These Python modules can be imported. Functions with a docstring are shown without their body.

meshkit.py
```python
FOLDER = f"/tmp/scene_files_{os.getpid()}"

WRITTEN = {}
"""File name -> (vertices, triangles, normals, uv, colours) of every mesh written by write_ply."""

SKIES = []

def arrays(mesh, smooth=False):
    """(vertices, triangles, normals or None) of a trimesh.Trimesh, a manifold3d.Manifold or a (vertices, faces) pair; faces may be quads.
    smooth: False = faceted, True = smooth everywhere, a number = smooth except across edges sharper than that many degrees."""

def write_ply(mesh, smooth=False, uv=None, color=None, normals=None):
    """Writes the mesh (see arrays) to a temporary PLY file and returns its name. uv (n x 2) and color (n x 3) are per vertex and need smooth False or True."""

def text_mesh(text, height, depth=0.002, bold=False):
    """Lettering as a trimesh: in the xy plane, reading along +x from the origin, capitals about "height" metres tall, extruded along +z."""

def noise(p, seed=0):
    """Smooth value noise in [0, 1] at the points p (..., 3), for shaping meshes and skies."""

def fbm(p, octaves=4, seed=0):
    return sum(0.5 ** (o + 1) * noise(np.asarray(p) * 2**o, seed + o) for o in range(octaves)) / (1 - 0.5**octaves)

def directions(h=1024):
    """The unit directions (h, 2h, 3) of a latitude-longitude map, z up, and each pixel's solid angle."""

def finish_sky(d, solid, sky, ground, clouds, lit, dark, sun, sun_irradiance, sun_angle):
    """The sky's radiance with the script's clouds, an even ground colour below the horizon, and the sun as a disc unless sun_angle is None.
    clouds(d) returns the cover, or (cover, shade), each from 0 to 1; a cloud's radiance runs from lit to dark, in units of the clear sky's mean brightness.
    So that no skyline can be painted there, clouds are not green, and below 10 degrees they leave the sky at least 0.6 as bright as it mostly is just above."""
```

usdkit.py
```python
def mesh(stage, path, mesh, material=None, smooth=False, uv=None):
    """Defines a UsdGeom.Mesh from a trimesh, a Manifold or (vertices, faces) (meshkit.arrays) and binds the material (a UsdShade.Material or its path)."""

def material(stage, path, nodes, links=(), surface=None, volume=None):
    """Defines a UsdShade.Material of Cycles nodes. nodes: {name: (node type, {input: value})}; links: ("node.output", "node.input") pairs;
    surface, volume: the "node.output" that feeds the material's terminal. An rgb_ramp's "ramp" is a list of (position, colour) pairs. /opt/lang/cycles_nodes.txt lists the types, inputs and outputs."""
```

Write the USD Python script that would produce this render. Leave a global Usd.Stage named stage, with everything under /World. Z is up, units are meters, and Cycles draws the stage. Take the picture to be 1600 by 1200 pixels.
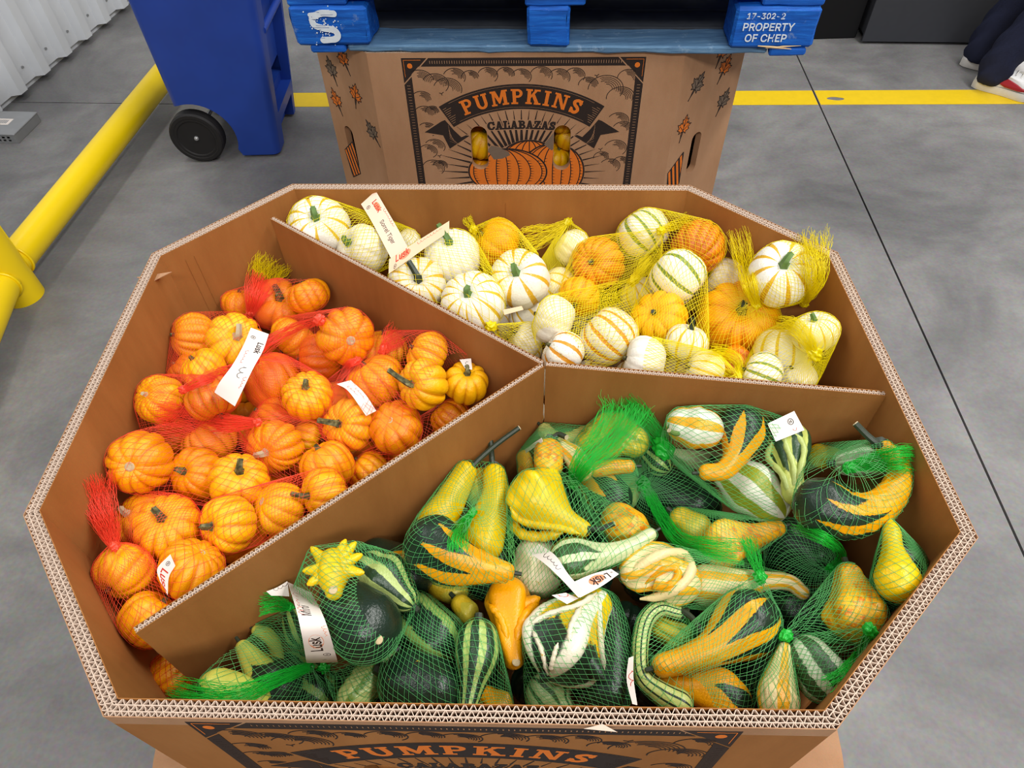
import math
import numpy as np
import trimesh
import meshkit
import usdkit
from scipy.spatial import ConvexHull
from shapely import affinity
from shapely.geometry import Polygon, LineString, Point, box as sbox, MultiPolygon
from shapely.ops import unary_union
from pxr import Usd, UsdGeom, UsdLux, UsdShade, Sdf, Gf, Vt

stage = Usd.Stage.CreateInMemory()
UsdGeom.SetStageUpAxis(stage, UsdGeom.Tokens.z)
UsdGeom.SetStageMetersPerUnit(stage, 1.0)
WORLD = UsdGeom.Xform.Define(stage, '/World')
UsdGeom.Scope.Define(stage, '/World/Looks')

# ------------------------------------------------------------------ camera
F, PITCH, ROLL = 1090.0, 0.866, -0.0296
CAM = np.array([0, 0, 1.63])
_fw = np.array([0, math.cos(PITCH), -math.sin(PITCH)])
_r0 = np.array([1.0, 0, 0])
_u0 = np.cross(_r0, _fw)
_R = _r0 * math.cos(ROLL) + _u0 * math.sin(ROLL)
_U = _u0 * math.cos(ROLL) - _r0 * math.sin(ROLL)
cam = UsdGeom.Camera.Define(stage, '/World/camera')
cam.CreateHorizontalApertureAttr(36.0)
cam.CreateVerticalApertureAttr(27.0)
cam.CreateFocalLengthAttr(36.0 * F / 1600)
cam.CreateClippingRangeAttr(Gf.Vec2f(0.02, 200))
cam.CreateExposureAttr(-0.28)
M = np.eye(4)
M[0, :3], M[1, :3], M[2, :3], M[3, :3] = _R, _U, -_fw, CAM
cam.AddTransformOp().Set(Gf.Matrix4d(*M.ravel().tolist()))

# ------------------------------------------------------------------ light
dome = UsdLux.DomeLight.Define(stage, '/World/hall_ambient')
dome.CreateIntensityAttr(0.115)
dome.CreateColorAttr(Gf.Vec3f(1.0, 0.985, 0.97))


def rect_light(name, x, y, z, w, h, power, col=(1, 0.98, 0.95), rx=0, ry=0):
    l = UsdLux.RectLight.Define(stage, '/World/' + name)
    l.CreateWidthAttr(w)
    l.CreateHeightAttr(h)
    l.CreateIntensityAttr(power)
    l.CreateColorAttr(Gf.Vec3f(*col))
    l.AddTranslateOp().Set(Gf.Vec3d(x, y, z))
    l.AddRotateXYZOp().Set(Gf.Vec3f(rx, ry, 0))


rect_light('ceiling_strip_light', 2.3, 1.4, 4.6, 0.5, 5.0, 34.0)
rect_light('ceiling_strip_light_001', -2.2, 2.6, 4.6, 0.5, 5.0, 12.0)
rect_light('ceiling_strip_light_002', 4.6, 3.0, 4.6, 0.5, 5.0, 12.0)
rect_light('ceiling_strip_light_003', 0.2, -2.4, 4.2, 3.0, 0.6, 28.0, rx=25)


def ray(x, y):
    return _fw + _R * (x - 800) / F - _U * (y - 600) / F


def at(x, y, z):
    d = ray(x, y)
    return CAM + d * ((z - CAM[2]) / d[2])


def proj(p):
    d = np.asarray(p, float) - CAM
    z = d @ _fw
    return 800 + F * (d @ _R) / z, 600 - F * (d @ _U) / z


# ------------------------------------------------------------------ prim helpers
USED = {}


def numbered(parent, name):
    k = (parent, name)
    n = USED.get(k, 0)
    USED[k] = n + 1
    return name if n == 0 else f'{name}_{n:03d}'


def path_of(parent):
    return '/World' if parent is None else str(parent.GetPath())


def tag(prim, label=None, cat=None, group=None, kind=None):
    for k, v in (('label', label), ('category', cat), ('group', group), ('kind', kind)):
        if v:
            prim.SetCustomDataByKey(k, v)
    return prim


ORIGIN = {}


def thing(name, label, cat, loc=(0, 0, 0), group=None, kind=None):
    p = '/World/' + numbered('/World', name)
    x = UsdGeom.Xform.Define(stage, p)
    x.AddTranslateOp().Set(Gf.Vec3d(*[float(v) for v in loc]))
    ORIGIN[p] = np.array(loc, float)
    return tag(x.GetPrim(), label, cat, group, kind)


def shift_of(parent):
    if parent is None:
        return np.zeros(3)
    top = '/'.join(str(parent.GetPath()).split('/')[:3])
    return ORIGIN.get(top, np.zeros(3))


def obj(name, mesh, mat, parent=None, smooth=False, kind=None, label=None, pat=None, cat=None, group=None):
    """one Mesh; vertices given in world coordinates"""
    pp = path_of(parent)
    v, f, n = meshkit.arrays(mesh, smooth)
    v = v - shift_of(parent)
    p = f'{pp}/{numbered(pp, name)}'
    m = UsdGeom.Mesh.Define(stage, p)
    m.CreatePointsAttr(Vt.Vec3fArray.FromNumpy(v.astype(np.float32)))
    m.CreateFaceVertexCountsAttr(Vt.IntArray.FromNumpy(np.full(len(f), 3, np.int32)))
    m.CreateFaceVertexIndicesAttr(Vt.IntArray.FromNumpy(f.astype(np.int32).ravel()))
    m.CreateSubdivisionSchemeAttr('none')
    if n is not None:
        m.CreateNormalsAttr(Vt.Vec3fArray.FromNumpy(n.astype(np.float32)))
        m.SetNormalsInterpolation('vertex')
    if pat is not None:
        UsdGeom.PrimvarsAPI(m).CreatePrimvar('pat', Sdf.ValueTypeNames.Float3Array, 'vertex').Set(
            Vt.Vec3fArray.FromNumpy(np.asarray(pat, np.float32)))
    if mat is not None:
        UsdShade.MaterialBindingAPI.Apply(m.GetPrim()).Bind(mat)
    return tag(m.GetPrim(), label, cat, group, kind)


def curves(name, lines, width, mat, parent, kind='stuff', label=None):
    pp = path_of(parent)
    p = f'{pp}/{numbered(pp, name)}'
    lines = [l for l in lines if len(l) > 1]
    c = UsdGeom.BasisCurves.Define(stage, p)
    c.CreateTypeAttr('linear')
    pts = np.vstack(lines) - shift_of(parent)
    c.CreatePointsAttr(Vt.Vec3fArray.FromNumpy(pts.astype(np.float32)))
    c.CreateCurveVertexCountsAttr(Vt.IntArray.FromNumpy(np.array([len(l) for l in lines], np.int32)))
    c.CreateWidthsAttr(Vt.FloatArray.FromNumpy(np.full(len(pts), width, np.float32)))
    c.SetWidthsInterpolation('vertex')
    UsdShade.MaterialBindingAPI.Apply(c.GetPrim()).Bind(mat)
    return tag(c.GetPrim(), label, None, None, kind)


def cat_mesh(ms):
    return trimesh.util.concatenate(ms)


def box(x0, y0, z0, x1, y1, z1):
    m = trimesh.creation.box([x1 - x0, y1 - y0, z1 - z0])
    m.apply_translation([(x0 + x1) / 2, (y0 + y1) / 2, (z0 + z1) / 2])
    return m


def bbox_bevel(x0, y0, z0, x1, y1, z1, b=0.004):
    """box with chamfered edges, as the hull of its inset corner points"""
    pts = []
    for x, sx in ((x0, 1), (x1, -1)):
        for y, sy in ((y0, 1), (y1, -1)):
            for z, sz in ((z0, 1), (z1, -1)):
                pts += [(x + sx * b, y + sy * b, z), (x + sx * b, y, z + sz * b), (x, y + sy * b, z + sz * b)]
    return trimesh.convex.convex_hull(np.array(pts))


def frame_xf(O, e, up, n):
    T = np.eye(4)
    T[:3, 0], T[:3, 1], T[:3, 2], T[:3, 3] = e, up, n, O
    return T


def polys(g):
    if g.is_empty:
        return []
    return [p for p in getattr(g, 'geoms', [g]) if isinstance(p, Polygon) and p.area > 1e-9]


def extrude(g, h):
    ms = [trimesh.creation.extrude_polygon(p, h, engine='earcut') for p in polys(g)]
    return cat_mesh(ms) if ms else None


def tube(points, radii, sides=8, caps=True):
    p = np.asarray(points, float)
    t = np.gradient(p, axis=0)
    t /= np.linalg.norm(t, axis=1, keepdims=True) + 1e-12
    a = np.cross(t[0], [0, 0, 1.0])
    if np.linalg.norm(a) < 1e-3:
        a = np.array([1.0, 0, 0])
    a /= np.linalg.norm(a)
    fr = []
    for k in range(len(p)):
        a = a - t[k] * (a @ t[k])
        a /= np.linalg.norm(a)
        fr.append((a, np.cross(t[k], a)))
    A, B = np.array([f[0] for f in fr]), np.array([f[1] for f in fr])
    ang = np.arange(sides) * 2 * np.pi / sides
    r = np.broadcast_to(np.asarray(radii, float), (len(p),))
    v = p[:, None] + r[:, None, None] * (np.cos(ang)[None, :, None] * A[:, None] + np.sin(ang)[None, :, None] * B[:, None])
    n = len(p)
    i, j = np.meshgrid(np.arange(n - 1), np.arange(sides), indexing='ij')
    q = np.stack([i * sides + j, i * sides + (j + 1) % sides, (i + 1) * sides + (j + 1) % sides, (i + 1) * sides + j], -1).reshape(-1, 4)
    f = np.vstack([q[:, [0, 1, 2]], q[:, [0, 2, 3]]])
    v = v.reshape(-1, 3)
    if caps:
        v = np.vstack([v, p[0], p[-1]])
        s0 = n * sides
        k = np.arange(sides)
        f = np.vstack([f, np.stack([np.full(sides, s0), (k + 1) % sides, k], 1),
                       np.stack([np.full(sides, s0 + 1), (n - 1) * sides + k, (n - 1) * sides + (k + 1) % sides], 1)])
    return trimesh.Trimesh(v, f, process=False)


def catmull(P, n):
    P = np.asarray(P, float)
    if len(P) < 3:
        t = np.linspace(0, 1, n)[:, None]
        return P[0] * (1 - t) + P[-1] * t
    Q = np.vstack([2 * P[0] - P[1], P, 2 * P[-1] - P[-2]])
    seg = np.linspace(0, len(P) - 1 - 1e-9, n)
    i = seg.astype(int)
    t = (seg - i)[:, None]
    p0, p1, p2, p3 = Q[i], Q[i + 1], Q[i + 2], Q[i + 3]
    return 0.5 * (2 * p1 + (p2 - p0) * t + (2 * p0 - 5 * p1 + 4 * p2 - p3) * t ** 2 + (3 * p1 - p0 - 3 * p2 + p3) * t ** 3)


def unit(v):
    return np.asarray(v, float) / np.linalg.norm(v)


# ------------------------------------------------------------------ materials
def srgb(r, g, b):
    c = np.array([r, g, b]) / 255.0
    return tuple(np.where(c < 0.04045, c / 12.92, ((c + 0.055) / 1.055) ** 2.4))


def mat(name, nodes, links, surface='p.BSDF'):
    return usdkit.material(stage, '/World/Looks/' + name, nodes, links, surface=surface)


def plain(name, col, rough=0.6, spec=0.4, metal=0.0, noise=None, amount=0.15, bump=0.0, coat=0.0):
    nodes = {'p': ('principled_bsdf', {'base_color': col, 'roughness': rough, 'specular_ior_level': spec, 'metallic': metal, 'coat_weight': coat})}
    links = []
    if noise:
        nodes['g'] = ('geometry', {})
        nodes['n'] = ('noise_texture', {'scale': noise, 'detail': 4, 'roughness': 0.6})
        nodes['m'] = ('mix', {'mix_type': 'mix', 'color1': tuple(c * (1 - amount) for c in col), 'color2': tuple(min(1, c * (1 + amount)) for c in col)})
        links += [('g.position', 'n.vector'), ('n.fac', 'm.fac'), ('m.color', 'p.base_color')]
        if bump:
            nodes['b'] = ('bump', {'strength': bump, 'distance': 0.002})
            links += [('n.fac', 'b.height'), ('b.normal', 'p.normal')]
    return mat(name, nodes, links)


KRAFT = mat('kraft_board', {
    'g': ('geometry', {}), 'mp': ('mapping', {'scale': (1, 1, 0.25)}),
    'n': ('noise_texture', {'scale': 9, 'detail': 5, 'roughness': 0.65}), 'n2': ('noise_texture', {'scale': 420, 'detail': 3}),
    'r': ('rgb_ramp', {'ramp': [(0.25, srgb(152, 98, 47)), (0.5, srgb(168, 111, 57)), (0.8, srgb(182, 126, 71))]}),
    'm': ('mix', {'mix_type': 'multiply', 'fac': 0.22}), 'b': ('bump', {'strength': 0.12, 'distance': 0.0008}),
    'p': ('principled_bsdf', {'roughness': 0.72, 'specular_ior_level': 0.25})},
    [('g.position', 'mp.vector'), ('mp.vector', 'n.vector'), ('g.position', 'n2.vector'), ('n.fac', 'r.fac'), ('r.color', 'm.color1'), ('n2.color', 'm.color2'),
     ('m.color', 'p.base_color'), ('n2.fac', 'b.height'), ('b.normal', 'p.normal')])
KRAFT_OUT = mat('kraft_board_outer', {
    'g': ('geometry', {}), 'mp': ('mapping', {'scale': (1, 1, 0.4)}),
    'n': ('noise_texture', {'scale': 7, 'detail': 5, 'roughness': 0.65}), 'n2': ('noise_texture', {'scale': 500, 'detail': 3}),
    'r': ('rgb_ramp', {'ramp': [(0.25, srgb(170, 126, 90)), (0.5, srgb(185, 141, 106)), (0.8, srgb(198, 156, 121))]}),
    'm': ('mix', {'mix_type': 'multiply', 'fac': 0.25}), 'b': ('bump', {'strength': 0.1, 'distance': 0.0008}),
    'p': ('principled_bsdf', {'roughness': 0.75, 'specular_ior_level': 0.22})},
    [('g.position', 'mp.vector'), ('mp.vector', 'n.vector'), ('g.position', 'n2.vector'), ('n.fac', 'r.fac'), ('r.color', 'm.color1'), ('n2.color', 'm.color2'),
     ('m.color', 'p.base_color'), ('n2.fac', 'b.height'), ('b.normal', 'p.normal')])
FLUTE = plain('kraft_cut_edge', srgb(208, 186, 168), 0.8, 0.2, noise=60, amount=0.12)
INK = plain('black_print', srgb(48, 38, 34), 0.7, 0.25, noise=300, amount=0.2)
INK_ORANGE = plain('orange_print', srgb(226, 120, 40), 0.7, 0.25, noise=200, amount=0.12)
INK_GREY = plain('grey_print', srgb(122, 104, 88), 0.7, 0.25, noise=200, amount=0.12)
CONCRETE = mat('concrete', {
    'g': ('geometry', {}), 'n': ('noise_texture', {'scale': 1.6, 'detail': 7, 'roughness': 0.62, 'distortion': 0.6}),
    'mp': ('mapping', {'scale': (2.0, 3.6, 1)}), 'n2': ('noise_texture', {'scale': 3.0, 'detail': 6, 'roughness': 0.6}),
    'n3': ('noise_texture', {'scale': 90, 'detail': 4}),
    'r': ('rgb_ramp', {'ramp': [(0.28, srgb(94, 94, 95)), (0.5, srgb(120, 119, 119)), (0.72, srgb(144, 143, 141))]}),
    'r2': ('rgb_ramp', {'ramp': [(0.3, (0.72, 0.72, 0.73)), (0.55, (1, 1, 1)), (0.8, (1.0, 1.0, 1.0))]}),
    'm': ('mix', {'mix_type': 'multiply', 'fac': 0.55}), 'm2': ('mix', {'mix_type': 'overlay', 'fac': 0.3}),
    'b': ('bump', {'strength': 0.15, 'distance': 0.002}), 'mr': ('map_range', {'to_min': 0.36, 'to_max': 0.6}),
    'p': ('principled_bsdf', {'specular_ior_level': 0.4})},
    [('g.position', 'n.vector'), ('g.position', 'mp.vector'), ('mp.vector', 'n2.vector'), ('g.position', 'n3.vector'), ('n.fac', 'r.fac'), ('n2.fac', 'r2.fac'),
     ('r.color', 'm.color1'), ('r2.color', 'm.color2'), ('m.color', 'm2.color1'), ('n3.color', 'm2.color2'), ('m2.color', 'p.base_color'),
     ('n3.fac', 'b.height'), ('b.normal', 'p.normal'), ('n2.fac', 'mr.value'), ('mr.result', 'p.roughness')])
YELLOW_PAINT = plain('yellow_floor_paint', srgb(225, 190, 22), 0.5, 0.4, noise=30, amount=0.1)
YELLOW_STEEL = plain('yellow_enamel', srgb(250, 215, 5), 0.3, 0.5, noise=8, amount=0.05)
BLACK = plain('dark_void', srgb(22, 22, 24), 0.8, 0.2)
CHARCOAL = plain('charcoal_panel', srgb(58, 60, 66), 0.55, 0.3, noise=40, amount=0.1)
BLUE_BIN = plain('blue_plastic', srgb(30, 66, 160), 0.45, 0.45, noise=6, amount=0.25, bump=0.05)
RUBBER = plain('black_rubber', srgb(34, 33, 34), 0.6, 0.3, noise=30, amount=0.25)
STEEL = plain('zinc_steel', srgb(170, 172, 174), 0.4, 0.5, 0.6, noise=20, amount=0.12)
WHITE_METAL = plain('white_sheet_metal', srgb(218, 222, 228), 0.45, 0.45, noise=4, amount=0.08)


def wood(name, a, b, c):
    return mat(name, {
        'g': ('geometry', {}), 'mp': ('mapping', {'scale': (3, 40, 60)}), 'n': ('noise_texture', {'scale': 2.2, 'detail': 6, 'roughness': 0.7}),
        'n2': ('noise_texture', {'scale': 25, 'detail': 5, 'roughness': 0.7}),
        'r': ('rgb_ramp', {'ramp': [(0.25, a), (0.55, b), (0.72, c)]}), 'r2': ('rgb_ramp', {'ramp': [(0.60, (0, 0, 0)), (0.70, (1, 1, 1))]}),
        'm': ('mix', {'color2': srgb(150, 175, 200)}), 'ma': ('math', {'math_type': 'multiply', 'value2': 0.55}), 'b': ('bump', {'strength': 0.5, 'distance': 0.003}),
        'p': ('principled_bsdf', {'roughness': 0.6, 'specular_ior_level': 0.35})},
        [('g.position', 'mp.vector'), ('mp.vector', 'n.vector'), ('g.position', 'n2.vector'), ('n.fac', 'r.fac'), ('n2.fac', 'r2.fac'), ('r2.color', 'ma.value1'), ('ma.value', 'm.fac'),
         ('r.color', 'm.color1'), ('m.color', 'p.base_color'), ('n.fac', 'b.height'), ('b.normal', 'p.normal')])


BLUE_WOOD = wood('blue_painted_wood', srgb(8, 66, 150), srgb(14, 98, 200), srgb(40, 130, 225))
DIRTY_WOOD = plain('dirty_bare_wood', srgb(62, 66, 72), 0.85, 0.2, noise=30, amount=0.3)  # shade between the pallet decks is put into this dark board colour
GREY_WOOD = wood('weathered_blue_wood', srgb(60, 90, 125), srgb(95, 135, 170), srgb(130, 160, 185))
WHITE_PAINT = plain('white_stencil_paint', srgb(222, 232, 242), 0.7, 0.3, noise=60, amount=0.15)
PAPER = plain('tag_paper', srgb(236, 226, 218), 0.6, 0.3, noise=30, amount=0.04)
PAPER_TAN = plain('tag_paper_tan', srgb(236, 205, 172), 0.6, 0.3, noise=30, amount=0.04)
TAG_RED = plain('tag_red_ink', srgb(205, 60, 40), 0.6, 0.3)
TAG_BLACK = plain('tag_black_ink', srgb(60, 45, 40), 0.6, 0.3)
TAG_ORANGE = plain('tag_orange_ink', srgb(240, 150, 110), 0.6, 0.3)


def net_mat(name, col, trans):
    return mat(name, {'p': ('principled_bsdf', {'base_color': col, 'roughness': 0.32, 'specular_ior_level': 0.55}),
                      't': ('translucent_bsdf', {'color': trans}), 'x': ('mix_closure', {'fac': 0.3})},
               [('p.BSDF', 'x.closure1'), ('t.BSDF', 'x.closure2')], surface='x.closure')


RED_NET = net_mat('red_net', srgb(255, 92, 64), srgb(255, 110, 84))
YELLOW_NET = net_mat('yellow_net', srgb(242, 226, 8), srgb(255, 240, 20))
GREEN_NET = net_mat('green_net', srgb(36, 200, 64), srgb(50, 225, 80))
GREEN_NET_PALE = net_mat('green_net_strand', srgb(98, 190, 112), srgb(98, 200, 112))  # glossy highlight of the strands painted in as a paler green

# ================================================================== the setting
H = 0.85
# floor slabs, parted by the sawn joints
J0, J1 = at(1240, 75, 0)[:2], at(1597, 860, 0)[:2]
jd = unit(np.append(J1 - J0, 0))[:2]
ja, jb = J0 - jd * 6, J0 + jd * 8
K0, K1 = at(45, 160, 0)[:2], at(230, 162, 0)[:2]
kd = unit(np.append(K1 - K0, 0))[:2]
JB_END = -0.95
big = sbox(-6, -3, 7, 9)
joint_a = LineString([ja, jb]).buffer(0.0035, cap_style=2)
joint_b = LineString([K0 - kd * 5, K0 + kd * 12]).buffer(0.003, cap_style=2)
west = Polygon([ja, jb, (-20, jb[1]), (-20, ja[1])])
joint_b = joint_b.intersection(west).intersection(sbox(-9, -9, JB_END, 9))
floor = UsdGeom.Xform.Define(stage, '/World/floor').GetPrim()
tag(floor, 'smooth grey concrete floor with sawn joints', None, None, 'structure')
for g in polys(big.difference(joint_a).difference(joint_b)):
    m = extrude(g, 0.06)
    m.apply_translation([0, 0, -0.06])
    obj('slab', m, CONCRETE, floor)
obj('joint_filler', box(-6, -3, -0.09, 7, 9, -0.012), BLACK, floor)
# yellow line painted on the floor
s = [at(480, 146, 0), at(1590, 141, 0), at(1590, 163, 0), at(480, 165, 0)]
dd = unit(s[1] - s[0])
wv = np.cross([0, 0, 1], dd) * 0.066
mid = (s[0] + s[1] + s[2] + s[3]) / 4
g = Polygon([(mid + dd * a + wv * b)[:2] for a, b in ((-2.0, 1), (3.2, 1), (3.2, -1), (-2.0, -1))])
chip = affinity.scale(Point(*at(1302, 154, 0)[:2]).buffer(0.03), 1.0, 0.45)
chip = unary_union([chip, affinity.translate(chip, 0.018, -0.006)])
g = g.difference(chip).difference(joint_a.buffer(0.002)).difference(west.boundary.buffer(0.001))
m = extrude(g, 0.0008)
m.apply_translation([0, 0, 0.0002])
obj('trim_1', m, YELLOW_PAINT, None, kind='structure', label='yellow line painted across the grey concrete floor')
# ribbed white sheet-metal wall
w0, w1 = at(0, 170, 0.02), at(192, 10, 0.02)
wd = unit((w1 - w0) * [1, 1, 0])
wn = np.array([wd[1], -wd[0], 0])
prof = []
pitch = 0.20
for k in range(-8, 22):
    for a, b in ((0, 0), (0.10, 0), (0.118, 0.04), (0.172, 0.04), (0.19, 0)):
        prof.append((k * pitch + a, b))
prof = np.array(prof)
o0 = w0 * [1, 1, 0]
lo = np.array([o0 + wd * a + wn * b for a, b in prof])
v = np.vstack([lo + [0, 0, 0.03], lo + [0, 0, 3.2], lo - wn * 0.006 + [0, 0, 0.03], lo - wn * 0.006 + [0, 0, 3.2]])
n = len(lo)
fs = []
for i in range(n - 1):
    fs += [(i, i + 1, n + i + 1), (i, n + i + 1, n + i), (2 * n + i, 3 * n + i + 1, 2 * n + i + 1), (2 * n + i, 3 * n + i, 3 * n + i + 1),
           (i, 2 * n + i + 1, i + 1), (i, 2 * n + i, 2 * n + i + 1)]
wall = UsdGeom.Xform.Define(stage, '/World/wall_left').GetPrim()
tag(wall, 'white ribbed sheet-metal wall behind the steel floor trap', None, None, 'structure')
obj('sheet', trimesh.Trimesh(v, fs, process=False), WHITE_METAL, wall)
bk = [o0 + wd * -1.6 - wn * 0.02, o0 + wd * 4.4 - wn * 0.02, o0 + wd * 4.4 - wn * 0.12, o0 + wd * -1.6 - wn * 0.12]
m = extrude(Polygon([p[:2] for p in bk]), 3.2)
obj('backing', m, WHITE_METAL, wall)
for k in range(-1, 14):
    p = o0 + wd * (k * pitch + 0.05) + wn * 0.001
    for zz in (0.10,):
        c = trimesh.creation.cylinder(0.006, 0.006, sections=8)
        c.apply_transform(trimesh.geometry.align_vectors([0, 0, 1], wn))
        c.apply_translation(p + wn * 0.003 + [0, 0, zz])
        obj('screw', c, STEEL, wall)

# ================================================================== the front bin
RIM = {k: at(*p, H) for k, p in dict(BL=(457, 287), BR=(1078, 289), RB=(1309, 394), RF=(1529, 840), FR=(1308, 1140), FL=(161, 1120), LF=(36, 805), LB=(237, 396)).items()}
ORDER = ['FL', 'FR', 'RF', 'RB', 'BR', 'BL', 'LB', 'LF']       # anticlockwise from above
T = 0.019


def octagon(c):
    return Polygon([p[:2] for p in c])


def inner_corners(cs, t):
    n = len(cs)
    out = []
    for i in range(n):
        a, b, c = cs[i - 1][:2], cs[i][:2], cs[(i + 1) % n][:2]
        d1, d2 = unit(b - a), unit(c - b)
        n1, n2 = np.array([-d1[1], d1[0]]), np.array([-d2[1], d2[0]])
        k = n1 + n2
        out.append(b + k * (t / (1 + n1 @ n2)))
    return [np.array([*p, 0.0]) for p in out]


def panel(A, B, a, b, z0, z1, holes=()):
    """wall panel between outer corners A-B and inner corners a-b; holes are (u, v) polygons in its outer face"""
    L = np.linalg.norm((B - A)[:2])
    e = unit((B - A) * [1, 1, 0])
    nin = np.array([-e[1], e[0], 0])
    g = sbox(0, z0, L, z1)
    for h in holes:
        g = g.difference(h)
    m = extrude(g, 1.0)
    v = np.array(m.vertices)
    ua, ub = (a - A)[:2] @ e[:2], (b - A)[:2] @ e[:2]
    t = np.linalg.norm((a - A)[:2] @ nin[:2])
    u_in = ua + v[:, 0] / L * (ub - ua)
    near = (v[:, 2] < 0.5) | ((v[:, 0] > 0.01) & (v[:, 0] < L - 0.01))
    u = np.where(near, v[:, 0], u_in)
    P = A * [1, 1, 0] + u[:, None] * e + (v[:, 2] * t)[:, None] * nin
    P[:, 2] = v[:, 1]
    m.vertices = P
    m.faces = m.faces[:, [0, 2, 1]]
    return m


def sheet_strip(line, thick, z0, z1):
    """vertical sheet along a plan polyline"""
    g = LineString(line).buffer(thick / 2, cap_style=2, join_style=2)
    m = extrude(g, z1 - z0)
    m.apply_translation([0, 0, z0])
    return m


def flute_strip(p0, p1, n0, amp, period, thick, z0, z1, rng):
    L = np.linalg.norm(p1 - p0)
    e = (p1 - p0) / L
    k = max(4, int(L / period * 6))
    s = np.linspace(0, L, k)
    ph = rng.uniform(0, 6)
    y = np.sin(s / period * 2 * np.pi + ph + 0.5 * np.sin(s * 23 + ph)) * 1.18
    y = np.clip(y, -1, 1) * amp
    pts = p0 + s[:, None] * e + y[:, None] * n0
    g0 = np.gradient(pts, axis=0)
    nn = np.stack([-g0[:, 1], g0[:, 0]], 1)
    nn /= np.linalg.norm(nn, axis=1, keepdims=True)
    a, b = pts + nn * thick / 2, pts - nn * thick / 2
    z = lambda q, h: np.column_stack([q, np.full(len(q), h)])
    v = np.vstack([z(a, z1), z(b, z1), z(a, z0), z(b, z0)])
    i = np.arange(k - 1)
    q = lambda w, x: np.vstack([np.stack([w + i, x + i, x + i + 1], 1), np.stack([w + i, x + i + 1, w + i + 1], 1)])
    f = np.vstack([q(0, k), q(2 * k, 0), q(k, 3 * k)])
    return trimesh.Trimesh(v, f, process=False)


ROWS = [0.0004, 0.0058, 0.0122, 0.0186]


def rim(parent, A, B, a, b, rng, dip=0.0):
    """open corrugated edge: four liners and three fluted layers between them"""
    e = unit((B - A) * [1, 1, 0])
    nin = np.array([-e[1], e[0], 0])
    t = abs((a - A)[:2] @ nin[:2])
    lin, fl = [], []

    def pt(f, end):
        o, i = (A, a) if end == 0 else (B, b)
        return (o + (i - o) * f)[:2]
    for r in ROWS:
        f = r / 0.019
        lin.append(sheet_strip([pt(f, 0), pt(f, 1)], 0.0010, H - 0.026, H))
    for r0, r1, per in zip(ROWS[:-1], ROWS[1:], (0.0075, 0.0092, 0.0092)):
        f = (r0 + r1) / 2 / 0.019
        amp = (r1 - r0) / 2 * (t / 0.019) - 0.0004
        fl.append(flute_strip(pt(f, 0), pt(f, 1), nin[:2], amp, per, 0.0009, H - 0.0255, H - 0.0005, rng))
    obj('rim_liner', cat_mesh(lin[1:3]), FLUTE, parent)
    obj('rim_liner', cat_mesh(lin[:1]), KRAFT_OUT, parent)
    obj('rim_liner', cat_mesh(lin[3:]), KRAFT, parent)
    obj('rim_corrugation', cat_mesh(fl), FLUTE, parent, kind='stuff')


# ---- lettering in a slab-serif hand, unit height
def rc(x0, y0, x1, y1):
    return sbox(x0, y0, x1, y1)


def ell(cx, cy, rx, ry):
    return affinity.scale(Point(cx, cy).buffer(1, 24), rx, ry)


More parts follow.
